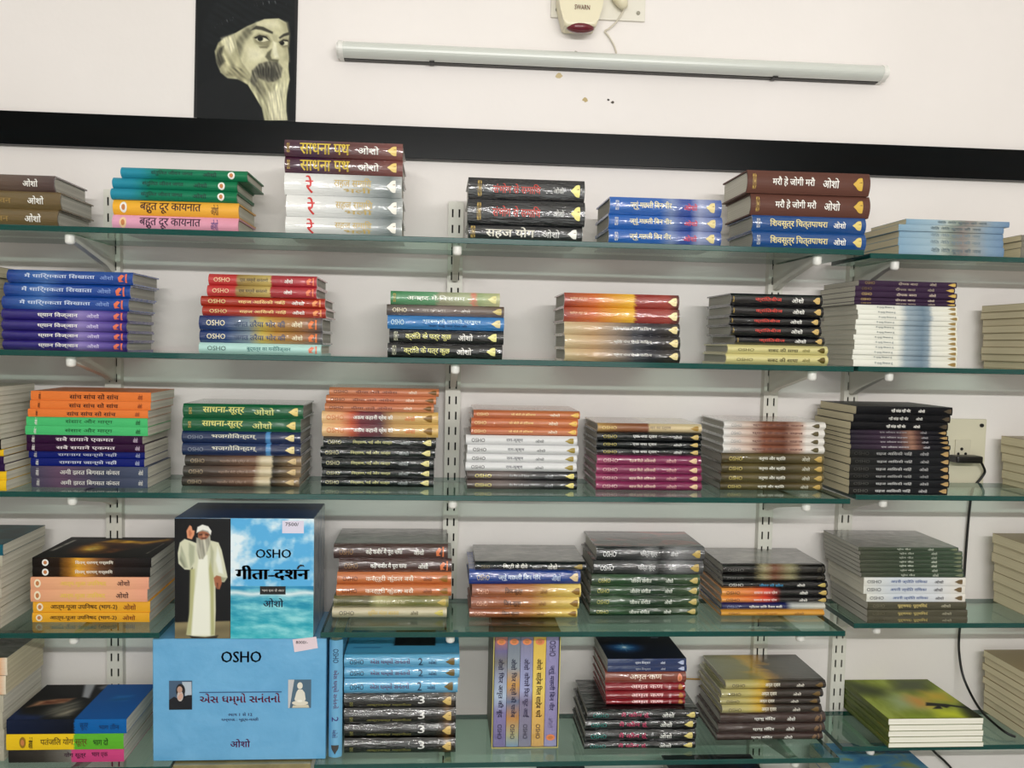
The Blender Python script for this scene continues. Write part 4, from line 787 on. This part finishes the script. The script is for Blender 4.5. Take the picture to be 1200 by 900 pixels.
photo([('shade', [(836, 336), (872, 336), (845, 500), (836, 500)], (196, 196, 196)), ('plinth', [(860, 498), (865, 484), (955, 480), (962, 498)], (206, 198, 172)), ('legs', ell(907, 470, 48, 14), (222, 216, 196)), ('torso', [(885, 408), (895, 392), (920, 392), (934, 410), (940, 450), (930, 462), (884, 464), (874, 448)], (224, 220, 204)), ('head', ell(906, 370, 16, 20), (226, 222, 206)), ('lap_hand', ell(905, 458, 16, 7), (240, 236, 222))],
      836, 972, 336, 500, 'statue_photo', mat('photo_slate', (74, 104, 126), .4))
st = printed('price_sticker', [cb(860, 105), cb(1000, 90), cb(1010, 155), cb(872, 178)], mat('sticker_paper', (226, 206, 214), .6), fbl, blue, 2)
writing('price_writing', [('8000/-',) + cbx(880, 950, 113, 130) + ((20, 20, 24),)], lambda x, z: (x * Wb, -.0012, z * Hb), st)

pA, pB = on_y(204.5, 690, Yb), on_y(367.5, 690, Yb)
zg0 = zt_blue + .0003; zg1 = on_y(286, 607.4, Yb).z
def sea_mat():
    m, N, L, b = nt('sea_and_sky_print')
    tc = N.new('ShaderNodeTexCoord'); sp = N.new('ShaderNodeSeparateXYZ'); L.new(tc.outputs['Generated'], sp.inputs[0])
    mp = N.new('ShaderNodeMapping'); mp.inputs['Scale'].default_value = (2.2, 1, 6); nz = N.new('ShaderNodeTexNoise'); nz.inputs['Scale'].default_value = 2.4; nz.inputs['Detail'].default_value = 6
    L.new(tc.outputs['Generated'], mp.inputs[0]); L.new(mp.outputs[0], nz.inputs['Vector'])
    mp2 = N.new('ShaderNodeMapping'); mp2.inputs['Scale'].default_value = (2, 1, 2.6); n2 = N.new('ShaderNodeTexNoise'); n2.inputs['Scale'].default_value = 1.6; n2.inputs['Detail'].default_value = 4
    L.new(tc.outputs['Generated'], mp2.inputs[0]); L.new(mp2.outputs[0], n2.inputs['Vector'])
    sky = ramp(N, [(.38, (96, 178, 222)), (.5, (150, 206, 230)), (.62, (214, 232, 238))]); L.new(n2.outputs['Fac'], sky.inputs[0])
    sea = ramp(N, [(.35, (24, 130, 160)), (.5, (60, 170, 190)), (.6, (120, 204, 210)), (.7, (206, 234, 234))]); L.new(nz.outputs['Fac'], sea.inputs[0])
    foam = ramp(N, [(0, (0, 0, 0)), (.37, (0, 0, 0)), (.39, (255, 255, 255)), (.43, (255, 255, 255)), (.435, (0, 0, 0))]); L.new(sp.outputs['Z'], foam.inputs[0])
    st = N.new('ShaderNodeMath'); st.operation = 'GREATER_THAN'; st.inputs[1].default_value = .44; L.new(sp.outputs['Z'], st.inputs[0])
    mx = N.new('ShaderNodeMix'); mx.data_type = 'RGBA'; L.new(st.outputs[0], mx.inputs[0]); L.new(sea.outputs[0], mx.inputs[6]); L.new(sky.outputs[0], mx.inputs[7])
    m2 = N.new('ShaderNodeMix'); m2.data_type = 'RGBA'; m2.inputs[7].default_value = lin((226, 240, 240)); L.new(foam.outputs[0], m2.inputs[0]); L.new(mx.outputs[2], m2.inputs[6])
    L.new(m2.outputs[2], b.inputs['Base Color']); b.inputs['Roughness'].default_value = .3
    return m
NAVYCARD = mat('box_navy_card', (14, 52, 104), .3, 0)
FILMSIDE = art_mat('box_film_side', [(.3, (60, 90, 130)), (.5, (120, 140, 156)), (.7, (170, 178, 178))], 5, 1, 3)
gita = carton('boxed_set', pA.x, pB.x, 0, 0, Yb, zg0, zg1, .15, mat('box_black_card', (22, 22, 24), .3), FILMSIDE, NAVYCARD, 'boxed set with white-robed man waving beside blue sea and sky')
Wg, Hg = pB.x - pA.x, zg1 - zg0
def cg(x, y): return ((x - 120) / 820, 1 - (y - 188) / 698)
def cgx(x0, x1, y0, y1): a = cg(x0, y1); b = cg(x1, y0); return a[0], b[0], a[1], b[1]
def fgl(u, v, l=1): return (u * Wg, -.0004 - .0002 * l, v * Hg)
def pgl(x, y): u, v = cg(x, y); return fgl(u, v, 1)
def ocean(X, Y, C):
    hz = 578
    cl = np.clip(cloudy(X, Y, .012, .016, 11, 5) * 1.1 + .42 + (Y - 380) / 900, 0, 1)[..., None]
    sky = np.array((86, 170, 220)) * (1 - cl) + np.array((222, 236, 242)) * cl
    w = np.clip(cloudy(X, Y, .016, .06, 5, 5) * .5 + .38, 0, 1)[..., None]; dp = np.clip((Y - hz) / 300, 0, 1)[..., None]
    sea = (np.array((30, 126, 166)) * (1 - dp) + np.array((34, 160, 176)) * dp) * (1 - w) + np.array((156, 220, 224)) * w
    sf = np.clip(1 - np.abs(Y - 622 + 5 * np.sin(X * .03)) / 24, 0, 1)[..., None] * .95
    sea = sea * (1 - sf) + np.array((226, 236, 238)) * sf
    dk = np.clip(1 - np.abs(Y - 588) / 12, 0, 1)[..., None] * .8
    sea = sea * (1 - dk) + np.array((40, 130, 180)) * dk
    return np.where((Y < hz)[..., None], sky, sea)
soft_print('sea_picture', pgl, (449, 940), (188, 886), 110, 150, (90, 170, 210), [ocean], gita, .3)
MANP = [([(118, 790), (450, 782), (450, 890), (118, 890)], (118, 108, 80), 12, (0, .05, .25)),
    ([(205, 862), (300, 880), (375, 866), (366, 884), (220, 884)], (40, 36, 30), 14),
    ([(250, 332), (212, 318), (180, 308), (152, 330), (140, 390), (144, 450), (180, 484), (214, 486), (226, 470), (224, 600), (206, 760), (190, 862), (230, 870), (300, 874), (356, 866), (362, 720), (360, 600), (362, 556), (412, 556), (431, 528), (412, 440), (396, 370), (378, 328), (330, 316), (290, 330)], (206, 207, 180), 7),
    ([(212, 480), (240, 480), (236, 640), (216, 862), (190, 862), (206, 740)], (178, 178, 130), 16),
    ([(262, 400), (250, 520), (234, 640), (220, 866), (328, 868), (326, 640), (318, 500), (314, 400)], (230, 231, 216), 14),
    ([(330, 420), (350, 520), (350, 700), (354, 862), (334, 866), (332, 640), (322, 480)], (172, 172, 122), 12),
    ([(160, 350), (186, 420), (200, 474), (176, 474), (150, 430)], (158, 162, 138), 16, (1.2, .1, .2)),
    ([(206, 330), (238, 350), (236, 440), (214, 476), (204, 400)], (168, 172, 146), 16),
    ([(330, 330), (350, 380), (346, 500), (330, 430)], (170, 172, 144), 16),
    ([(372, 350), (394, 430), (406, 510), (378, 500), (362, 430)], (226, 229, 218), 16),
    ([(372, 520), (410, 530), (424, 532), (408, 552), (372, 548)], (150, 152, 124), 12),
    ([(196, 304), (191, 262), (203, 240), (210, 229), (221, 236), (226, 258), (239, 260), (236, 284), (222, 310)], (214, 146, 108), 6),
    ([(204, 262), (212, 256), (222, 276), (214, 296), (204, 288)], (186, 112, 80), 10),
    ([(350, 532), (366, 518), (392, 524), (398, 560), (384, 598), (368, 596), (356, 574)], (160, 98, 68), 7),
    ([(366, 560), (370, 596), (376, 596), (376, 560)], (110, 62, 44), 6),
    (ell(291, 288, 34, 42), (150, 94, 68), 6),
    ([(262, 280), (284, 276), (284, 286), (262, 290)], (84, 48, 36), 6), ([(300, 276), (320, 280), (318, 290), (300, 286)], (84, 48, 36), 6),
    ([(286, 282), (296, 282), (300, 302), (284, 302)], (186, 128, 98), 7),
    ([(248, 300), (264, 302), (276, 312), (300, 310), (316, 300), (328, 284), (332, 320), (316, 372), (288, 424), (264, 424), (248, 372)], (166, 164, 148), 9, (1.4, .2, .4)),
    ([(278, 300), (306, 298), (308, 306), (280, 308)], (96, 56, 46), 5),
    ([(249, 274), (255, 240), (284, 225), (318, 235), (337, 262), (332, 286), (312, 266), (280, 258)], (228, 228, 220), 6),
    ([(262, 268), (286, 254), (316, 262), (330, 282), (312, 268), (284, 262)], (160, 160, 150), 6)]
soft_print('man_picture', pgl, (122, 447), (192, 884), 100, 190, (18, 18, 20), MANP, gita, .3)
printed('volume_label', [cg(622, 580), cg(774, 580), cg(774, 628), cg(622, 628)], INK, fgl, gita, 2)
st = printed('price_sticker', [cg(752, 200), cg(880, 200), cg(880, 272), cg(752, 272)], mat('sticker_paper_lilac', (216, 210, 230), .6), fgl, gita, 2)
writing('price_writing', [('7500/',) + cgx(770, 850, 210, 230) + ((20, 20, 30),)], lambda x, z: (x * Wg, -.0012, z * Hg), st)
for it in [('OSHO',) + cgx(596, 806, 365, 416) + ((10, 14, 26), .03), ('गीता-दशन',) + cgx(476, 916, 458, 545) + ((8, 8, 10), .05), ('भाग एक से आठ',) + cgx(634, 766, 594, 614) + (Wt,), ('ओशो',) + cgx(642, 762, 650, 702) + ((20, 26, 70),)]:
    writing(lettering_name(it), [it], lambda x, z: (x * Wg, -.0010, z * Hg), gita)
printed('reph_stroke', [cg(*q) for q in ((838, 478), (846, 462), (862, 453), (880, 456), (886, 466), (872, 463), (858, 466), (850, 480))], INK, lambda u, v, l: (u * Wg, -.0010, v * Hg), gita, 1)
# the third, olive boxed set carrying nothing visible but its upper front, standing on the lowest shelf
pA, pB = on_y(200, 896, Yb - .01), on_y(367, 896, Yb - .01)
OLIVEC = art_mat('box_olive_card', [(.3, (110, 100, 60)), (.6, (140, 128, 80))], 4, .3, 1)
carton('boxed_set', pA.x + .004, pB.x - .004, 0, 0, Yb - .012, ZS[6] + .0003, ZS[5] - .002, .15, OLIVEC, OLIVEC, OLIVEC, 'olive boxed set whose top edge shows under the light blue box')

# standing light blue volume beside the blue box: a book turned upright, spine to the room
def upright_book(key, x0, x1, Yf, zb, zt, depth, label, group, stops_v, items, mark=None, pagecol=PAGES, name='hardback_book'):
    L = zt - zb; T = x1 - x0
    k = LOOKS[key]; 
    e = empty(name, (x1, Yf, zb), label, 'book', group)
    m = cover_mat('cover_upright_' + key, stops_v, .3, .4)
    bm = bmesh.new(); prism(bm, hard_profile(depth, T) if name[0] == 'h' else soft_profile(depth, T), 0, 0, L)
    c = build('cover', bm, m, e); c.rotation_euler = (0, math.radians(-90), 0)
    bm = bmesh.new(); hb = name[0] == 'h'; b = .0022 if hb else .0005; o = .003 if hb else .0003
    box(bm, o, L - o, .0065 if hb else .0015, depth - o, b, T - b)
    p = build('page_block', bm, pagecol, e); p.rotation_euler = (0, math.radians(-90), 0)
    global SOFT
    SOFT = not hb
    # writing reads from the top down
    for it in items:
        me = writing(lettering_name(it), [it], lambda x, z: sp_pt(1 - x, 1 - z), False, None, True)
        t = link(lettering_name(it), me, c); t.scale = (L, 1, T)
    if mark:
        em = emblem_mesh(mark[0], mark[1], mark[2]); t = link('emblem', em, c); t.scale = (L, 1, T)
    return e
pA, pB = on_y(385, 820, Yb + .004), on_y(400.5, 820, Yb + .004)
LOOKS['dhammo_up'] = LOOKS['bluedhammo']
upright_book('dhammo_up', pA.x, pB.x, Yb + .008, ZS[5] + .0003, on_y(392, 752, Yb).z, .142, 'light blue hardback standing upright between blue box and black stack', 'books on the fifth shelf', [(0, (104, 176, 220))],
    [('OSHO', .07, .19, .3, .72, (20, 40, 80)), ('એસ ધમ્મો સનંતનો', .25, .58, .25, .75, (90, 30, 90)), ('2', .65, .69, .25, .75, (60, 40, 120)), ('ઓશો', .76, .83, .3, .7, (60, 60, 120))], ('flame', (70, 70, 70), .07))

# slipcase with five volumes
Ys = on_z(615, 877, ZS[5]).y
x0, x1 = on_y(577, 820, Ys).x, on_y(655.5, 820, Ys).x
zs0, zs1 = ZS[5] + .0003, on_y(615, 741, Ys).z
sc_e = empty('slipcase', ((x0 + x1) / 2, Ys, zs0), 'open grey slipcase with yellow rim holding five upright volumes', 'slipcase')
CARD = mat('slipcase_card', (120, 118, 104), .5); RIM = mat('slipcase_rim', (196, 182, 96), .5)
w2 = (x1 - x0) / 2; Hs = zs1 - zs0; t = .0018; dp = .15
for nm, a in (('side_panel', (-w2, -w2 + t, 0, dp, 0, Hs)), ('side_panel', (w2 - t, w2, 0, dp, 0, Hs)), ('base_panel', (-w2 + t, w2 - t, 0, dp, 0, t)), ('top_panel', (-w2 + t, w2 - t, 0, dp, Hs - t, Hs)), ('rear_panel', (-w2 + t, w2 - t, dp - t, dp, t, Hs - t))):
    bm = bmesh.new(); box(bm, *a)
    bm.normal_update()
    for f in bm.faces: f.material_index = 1 if f.normal.y < -.9 else 0
    build(nm, bm, [CARD, RIM], sc_e)
vols = [('first', 'lilac', [(0, (120, 112, 160)), (.3, (126, 116, 170)), (.45, (170, 190, 214)), (.6, (150, 160, 190)), (.75, (120, 118, 116)), (.85, (110, 104, 150)), (1, (206, 120, 80))], 'फिर अमृत की बूंद', (60, 56, 90)),
        ('second', 'grey-blue and orange', [(0, (120, 150, 180)), (.1, (170, 170, 130)), (.25, (190, 130, 60)), (.4, (100, 116, 150)), (.55, (206, 150, 70)), (.7, (140, 150, 160)), (1, (110, 120, 140))], 'फिर पत्तों की पाजेब', (50, 56, 90)),
        ('third', 'grey-mauve', [(0, (130, 130, 150)), (.4, (126, 116, 150)), (.5, (160, 166, 210)), (.62, (150, 156, 200)), (1, (130, 124, 150))], 'कोंपलें फिर फूट आईं', (70, 60, 100)),
        ('fourth', 'yellow', [(0, (206, 160, 90)), (.3, (226, 176, 76)), (.5, (236, 206, 90)), (1, (232, 186, 70))], 'साहेब मिल साहेब भये', (70, 50, 40)),
        ('fifth', 'lavender', [(0, (150, 150, 190)), (.15, (140, 130, 180)), (1, (150, 144, 190))], 'ज्यूं मछली बिन नीर', (60, 60, 110))]
wv = (2 * w2 - 2 * t - .002) / 5
for i, (o_, cname, stops, ttl, tc_) in enumerate(vols):
    xa = x0 + t + .001 + i * wv + .0004; xb = xa + wv - .0008
    up = i == 4
    items = ([('ओशो', .22, .32, .3, .75, tc_), (ttl, .34, .74, .22, .78, tc_), ('OSHO', .8, .93, .32, .68, (90, 84, 110))] if not up else
             [('OSHO', .06, .2, .25, .75, (110, 100, 140)), (ttl, .28, .68, .22, .78, tc_), ('ओशो', .74, .84, .3, .7, (150, 140, 190))])
    LOOKS['vol%d' % i] = LOOKS['bluedhammo']
    upright_book('vol%d' % i, xa, xb, Ys + .003, zs0 + t + .0003, zs1 - t - .002, .136, '%s spined volume in the open slipcase, %s from its left side' % (cname, o_), 'volumes in the slipcase', stops, items, ('disc', (232, 130, 80), .93 if not up else .08), name='paperback_book')

# ------------------------------------------------------------------ wall fittings
# poster of a bearded man in a dark knitted cap (flat print)
Yp = YW - .003
def pp(x, y, l=1): return on_y(220 + x / 6, y / 6, Yp - .0002 * l)
e = empty('poster', on_y(289, 140, Yp), 'black and white poster of a bearded man in a dark cap', 'poster')
def ppl(u, v, l): return pp(u, v, l) - e.location
bm = bmesh.new()
c4 = [pp(62, -330, 0), pp(782, -330, 0), pp(757, 860, 0), pp(42, 824, 0)]
vs = [bm.verts.new(p - e.location) for p in c4]; vb = [bm.verts.new(p - e.location + Vector((0, .0029, 0))) for p in c4]
bm.faces.new(vs); bm.faces.new(vb[::-1])
for i in range(4): bm.faces.new((vs[i], vs[(i + 1) % 4], vb[(i + 1) % 4], vb[i]))
build('sheet', bm, mat('poster_black', (13, 17, 19), .65), e)
HA = 1.25
soft_print('portrait_print', lambda x, y: ppl(x, y, 1), (64, 752), (-320, 846), 150, 240, (15, 19, 21), [
    ([(100, 330), (110, 150), (190, 20), (300, -60), (480, -110), (640, -80), (745, 10), (765, 110), (730, 200), (705, 150), (640, 128), (540, 132), (420, 182), (300, 245), (190, 318)], (20, 24, 26), 30, (.5, .12, .25)),
    ([(48, 840), (60, 640), (130, 560), (260, 545), (370, 565), (450, 640), (510, 740), (540, 860)], (19, 22, 24), 20),
    ([(330, 235), (420, 184), (540, 134), (640, 130), (690, 158), (712, 250), (702, 330), (711, 400), (708, 470), (708, 540), (560, 580), (430, 600), (350, 480), (325, 360)], (200, 196, 160), 9),
    ([(640, 140), (700, 160), (714, 250), (704, 330), (712, 430), (680, 420), (672, 300), (690, 240)], (168, 164, 132), 40),
    ([(330, 300), (400, 200), (480, 165), (450, 240), (400, 290), (370, 400), (340, 400)], (120, 118, 96), 40, (1.0, .1, .3)),
    ([(420, 330), (520, 345), (545, 400), (480, 430), (430, 420)], (222, 218, 186), 60),
    ([(490, 160), (620, 145), (650, 190), (560, 190)], (216, 212, 180), 50),
    ([(330, 235), (345, 330), (380, 440), (440, 520), (440, 605), (350, 556), (280, 550), (230, 510), (203, 440), (190, 360), (215, 300), (262, 264)], (176, 172, 138), 14, (1.1, .09, .4)),
    ([(240, 270), (320, 245), (335, 330), (300, 380), (262, 330)], (212, 208, 176), 40, (1.3, .2, .25)),
    ([(198, 390), (222, 335), (252, 325), (240, 385), (262, 430), (225, 475), (206, 445)], (70, 69, 58), 26, (1.2, .2, .4)),
    ([(290, 470), (380, 480), (420, 560), (340, 545), (270, 530)], (140, 136, 108), 40, (.7, .18, .5)),
    ([(425, 600), (450, 520), (560, 540), (660, 530), (706, 465), (718, 560), (702, 620), (694, 700), (692, 780), (702, 860), (540, 850), (520, 760), (480, 690)], (186, 183, 148), 10, (1.35, .11, .3)),
    ([(540, 560), (600, 600), (640, 700), (560, 720), (520, 640)], (150, 147, 118), 60, (1.1, .1, .5)),
    ([(600, 600), (690, 560), (700, 620), (660, 700), (620, 680)], (206, 203, 168), 50, (1.7, .13, .35)),
    ([(540, 740), (600, 720), (620, 850), (550, 850)], (160, 157, 126), 40, (1.3, .16, .45)),
    ([(560, 650), (660, 620), (680, 740), (690, 850), (580, 850)], (212, 208, 176), 60, (1.45, .2, .28)),
    ([(440, 560), (500, 560), (540, 620), (530, 690), (490, 660)], (120, 117, 96), 50, (1.0, .2, .5)),
    ([(440, 575), (452, 495), (500, 448), (570, 428), (632, 432), (666, 480), (656, 545), (612, 574), (568, 578), (500, 550), (468, 610)], (100, 98, 84), 20, (1.25, .2, .6)),
    ([(470, 500), (540, 470), (600, 470), (640, 520), (600, 560), (520, 540)], (66, 65, 57), 40, (1.5, .22, .6)),
    ([(438, 216), (480, 180), (530, 188), (600, 224), (598, 240), (520, 212), (478, 206)], (62, 61, 52), 12),
    ([(640, 264), (672, 238), (714, 224), (714, 246), (680, 256), (648, 274)], (56, 55, 47), 11),
    ([(458, 262), (500, 238), (560, 246), (590, 290), (570, 328), (510, 322), (472, 300)], (136, 132, 104), 24),
    ([(500, 326), (570, 322), (560, 340), (510, 338)], (120, 116, 92), 14),
    ([(474, 274), (510, 254), (550, 266), (570, 284), (530, 294), (494, 290)], (212, 209, 178), 7),
    (ell(510, 272, 20, 18), (20, 21, 20), 7),
    ([(464, 264), (505, 245), (552, 254), (576, 286), (545, 268), (508, 259), (480, 274)], (44, 43, 37), 6),
    ([(636, 294), (670, 270), (710, 276), (708, 330), (670, 334), (646, 314)], (130, 126, 100), 22),
    ([(650, 302), (674, 287), (704, 292), (702, 316), (672, 320)], (206, 203, 172), 6),
    (ell(664, 303, 16, 15), (22, 22, 21), 6),
    ([(640, 296), (672, 276), (708, 282), (706, 294), (674, 288), (648, 306)], (44, 43, 37), 6),
    ([(590, 240), (630, 250), (634, 300), (604, 300)], (176, 172, 140), 24),
    ([(545, 400), (560, 368), (590, 345), (582, 390), (592, 414), (640, 420), (634, 438), (570, 428)], (96, 94, 76), 16),
    ([(602, 290), (622, 300), (630, 370), (642, 402), (612, 408), (598, 376)], (226, 223, 194), 18),
    lambda X, Y, C: C * (1 + .05 * cloudy(X, Y, .05, .05, 3)[..., None]),
    lambda X, Y, C: C + (110 * np.clip(streaks(X, Y, 1.3, .25, 9) * 2 - .55, 0, 1) * inside(X, Y, [(430, 60), (425, 42), (500, 14), (600, 2), (690, 26), (694, 44), (600, 26), (510, 36)], 10))[..., None],
    lambda X, Y, C: C + (80 * np.clip(streaks(X, Y, 1.2, .3, 4) * 2 - .5, 0, 1) * inside(X, Y, [(166, 186), (240, 150), (320, 118), (324, 140), (250, 170), (176, 204)], 10))[..., None],
], e, .65)

# tube light fitting (switched off)
a, b = on_y(395, 57.5, YW - .03), on_y(1040, 84, YW - .03)
zl = (a.z + b.z) / 2; Lt = b.x - a.x; xm = (a.x + b.x) / 2
tl = empty('tube_light', (xm, YW, zl), 'switched-off white tube light fitting across the upper wall', 'tube light')
def half(r, h, n=10): return [(-(.004 + r * math.sin(math.pi * i / n)), h * -math.cos(math.pi * i / n)) for i in range(n + 1)]
bm = bmesh.new(); prism(bm, [(0, -.013), (-.022, -.013), (-.022, -.0105), (-.022, .0105), (-.022, .013), (0, .013)], 0, -Lt / 2 + .012, Lt / 2 - .012); build('housing', bm, mat('fitting_grey', (206, 206, 198), .4), tl)
bm = bmesh.new(); pts = [(-.020 - .022 * math.sin(math.pi * i / 12), -.0155 * math.cos(math.pi * i / 12)) for i in range(13)]
prism(bm, pts, 0, -Lt / 2 + .012, Lt / 2 - .012); build('diffuser', bm, mat('frosted_diffuser', (208, 212, 204), .25, .3), tl)
for s in (-1, 1):
    bm = bmesh.new(); xs = s * (Lt / 2 - .012)
    pts = [(0, -.016), (-.020, -.0165)] + [(-.020 - .0235 * math.sin(math.pi * i / 12), -.0165 * math.cos(math.pi * i / 12)) for i in range(1, 12)] + [(-.020, .0165), (0, .016)]
    prism(bm, pts, 0, xs, xs + s * .013); bmesh.ops.bevel(bm, geom=[ed for ed in bm.edges if abs(ed.verts[0].co.x - ed.verts[1].co.x) < 1e-6 and abs(ed.verts[0].co.x - xs - s * .013) < 1e-5], offset=.004, segments=2, affect='EDGES'); build('end_cap', bm, WHITEP, tl)
bm = bmesh.new(); box(bm, -Lt / 2 + .012, Lt / 2 - .012, -.016, -.002, -.0165, -.0128); build('lower_channel', bm, mat('dark_channel', (44, 42, 36), .5), tl)
for px in (506, 911):
    bm = bmesh.new(); xx = on_y(px, 75, 0).x - xm; bbox(bm, xx - .005, xx + .005, -.026, -.004, -.0185, -.0145, .001, 1); build('clip', bm, INK, tl)

# switch plate with alarm hooter and plug
c0, c1 = on_y(645, 22, YW), on_y(755, 26, YW)
zpb = on_y(700, 24, YW).z
pl = empty('switch_plate', ((c0.x + c1.x) / 2, YW, zpb), 'cream switch plate behind the hooter, cut by the top edge', 'switch plate')
wp = (c1.x - c0.x) / 2
bm = bmesh.new(); bbox(bm, -wp, wp, -.007, 0, 0, .12, .002); build('plate', bm, mat('plate_cream', (224, 219, 204), .35), pl)
for px in (652.5, 747):
    bm = bmesh.new(); xx = on_y(px, 14, YW).x - pl.location.x; zz = on_y(px, 13 if px < 700 else 17, YW).z - zpb
    tube(bm, [(xx, -.0072, zz), (xx, -.0085, zz), (xx, -.009, zz)], [.004, .004, .003], 12); build('screw', bm, mat('screw_steel', (150, 146, 130), .35, 0, .6), pl)
Yh = YW - .008
hb = empty('alarm_hooter', on_y(683, 36, Yh), 'cream alarm hooter with dark red lens on the switch plate', 'alarm')
def hp(x, y, d=.034): p = on_y(620 + x / 7.5, y / 7.5, Yh - d) - hb.location; return (p.x, p.z)
out = [hp(*q) for q in ((258, -260), (258, 0), (270, 80), (296, 180), (308, 225), (330, 240), (580, 240), (592, 225), (606, 180), (638, 80), (652, 0), (656, -260))]
bm = bmesh.new(); prism(bm, out, 1, 0, -.042)
fr = [ed for ed in bm.edges if all(abs(v.co.y + .042) < 1e-6 for v in ed.verts)]
bmesh.ops.bevel(bm, geom=fr, offset=.007, segments=4, affect='EDGES', profile=.5); build('body', bm, CREAMP, hb, False)
bm = bmesh.new(); ctr = hp(455, 238, .036); rx = hp(578, 238, .036)[0] - ctr[0]
bmesh.ops.create_uvsphere(bm, u_segments=24, v_segments=14, radius=1, matrix=Matrix.Translation((ctr[0], -.030, ctr[1])) @ Matrix.Diagonal((rx, .0155, .0098, 1)))
build('lens', bm, mat('lens_dark_red', (112, 34, 44), .15, .5), hb, True)
t0 = hp(400, 82, .042); t1 = hp(535, 45, .042)
writing('maker_lettering', [('SWARN', t0[0], t1[0], t0[1], t1[1], (176, 60, 44), .02)], lambda x, z: (x, -.0426, z), hb)
# plug and flex
pgp = on_y(728, 4, YW - .02)
pe = empty('power_plug', pgp, 'cream plug with thin white flex running to the tube light', 'plug')
bm = bmesh.new(); q0 = on_y(722, -12, YW - .016) - pgp; q1 = on_y(729, 3, YW - .022) - pgp; q2 = on_y(732, 9, YW - .024) - pgp
tube(bm, [q0, q0 * .4 + q1 * .6, q1, q2], [.016, .0155, .0125, .007], 14); build('plug_body', bm, CREAMP, pe, True)
bm = bmesh.new(); pts = [on_y(x, y, YW - d_) - pgp for x, y, d_ in ((732, 7, .022), (730, 14, .016), (722, 26, .012), (713, 34, .009), (709, 36.5, .006), (713, 42, .006), (719, 52, .005), (722, 60, .005), (722.5, 66, .005))]
tube(bm, smoothpath(pts), .0016, 8); build('flex', bm, mat('white_flex', (206, 198, 178), .5), pe, True)

# power socket, black adapter and its cable on the right bay
s0 = on_y(1113, 568, YW); s1 = on_y(1154, 491, YW)
so = empty('power_socket', ((s0.x + s1.x) / 2, YW, s0.z), 'cream wall socket beside the charcoal paperbacks above third shelf', 'socket')
ws, hs = (s1.x - s0.x) / 2, s1.z - s0.z
bm = bmesh.new(); bbox(bm, -ws - .02, ws, -.008, 0, 0, hs, .002); build('plate', bm, mat('socket_cream', (214, 208, 182), .4), so)
def sp_(px, py): q = on_y(px, py, YW - .008) - so.location; return q.x, q.z
ax, az = sp_(1118, 536); bx, bz = sp_(1137, 515)
bm = bmesh.new(); bbox(bm, ax, bx, -.011, -.007, az, bz, .001); build('socket_insert', bm, mat('socket_insert', (206, 200, 176), .4), so)
for px, py, r in ((1126, 526, .0035), (1122, 531.5, .003), (1130.5, 531.5, .003), (1150, 498.5, .004)):
    x, z = sp_(px, py); bm = bmesh.new(); tube(bm, [(x, -.0075, z), (x, -.0116, z)], r, 12); build('screw_hole' if px > 1140 else 'pin_hole', bm, INK, so)
Ya = YW - .03
ap = on_y(1130, 538, Ya)
ad = empty('power_adapter', ap, 'black plug adapter in the cream wall socket', 'plug')
bm = bmesh.new(); q = [on_y(x, y, Ya) - ap for x, y in ((1117, 542), (1148, 534))]
bbox(bm, q[0].x, q[1].x, -.014, .018, q[0].z, q[1].z, .004, 2); build('adapter_body', bm, mat('black_plastic', (20, 20, 20), .35), ad)
def cable(name, pts, label, r=.0026):
    o_ = on_y(*pts[0][:2], pts[0][2]); bm = bmesh.new()
    tube(bm, smoothpath([on_y(x, y, d_) - o_ for x, y, d_ in pts]), r, 8)
    o = build(name, bm, mat('black_cable', (16, 17, 17), .4), None, True); o.location = o_; return tag(o, label, 'cable', 'black cables')
cable('power_cable', [(1147, 537, .005), (1152, 546, .008), (1154, 553, .012), (1150, 560, .014), (1145, 566, .016), (1140, 573, .018), (1137, 590, .02), (1134, 620, .022), (1131, 660, .022), (1129, 690, .020), (1126.5, 720, .018), (1124, 745, .018), (1124, 765, .015), (1128, 790, .005), (1137, 812, -.02), (1149, 832, -.06), (1163, 846, -.10), (1178, 858, -.13), (1190, 863.5, -.14)], 'long black cable dangling from the socket to the fifth shelf')
cable('power_cable', [(1086, 872, .018), (1098, 884, .018), (1108, 893, .018), (1118, 906, .018), (1124, 930, .018)], 'short stretch of black cable below the green paperbacks')
# stray orange cable behind the starburst book
cable('wall_wire', [(795, 795, .026), (806, 795.6, .026), (821, 796, .026)], 'thin ochre wire on the wall between two fifth-shelf stacks', .0016).data.materials[0] = mat('ochre_wire', (190, 140, 40), .5)
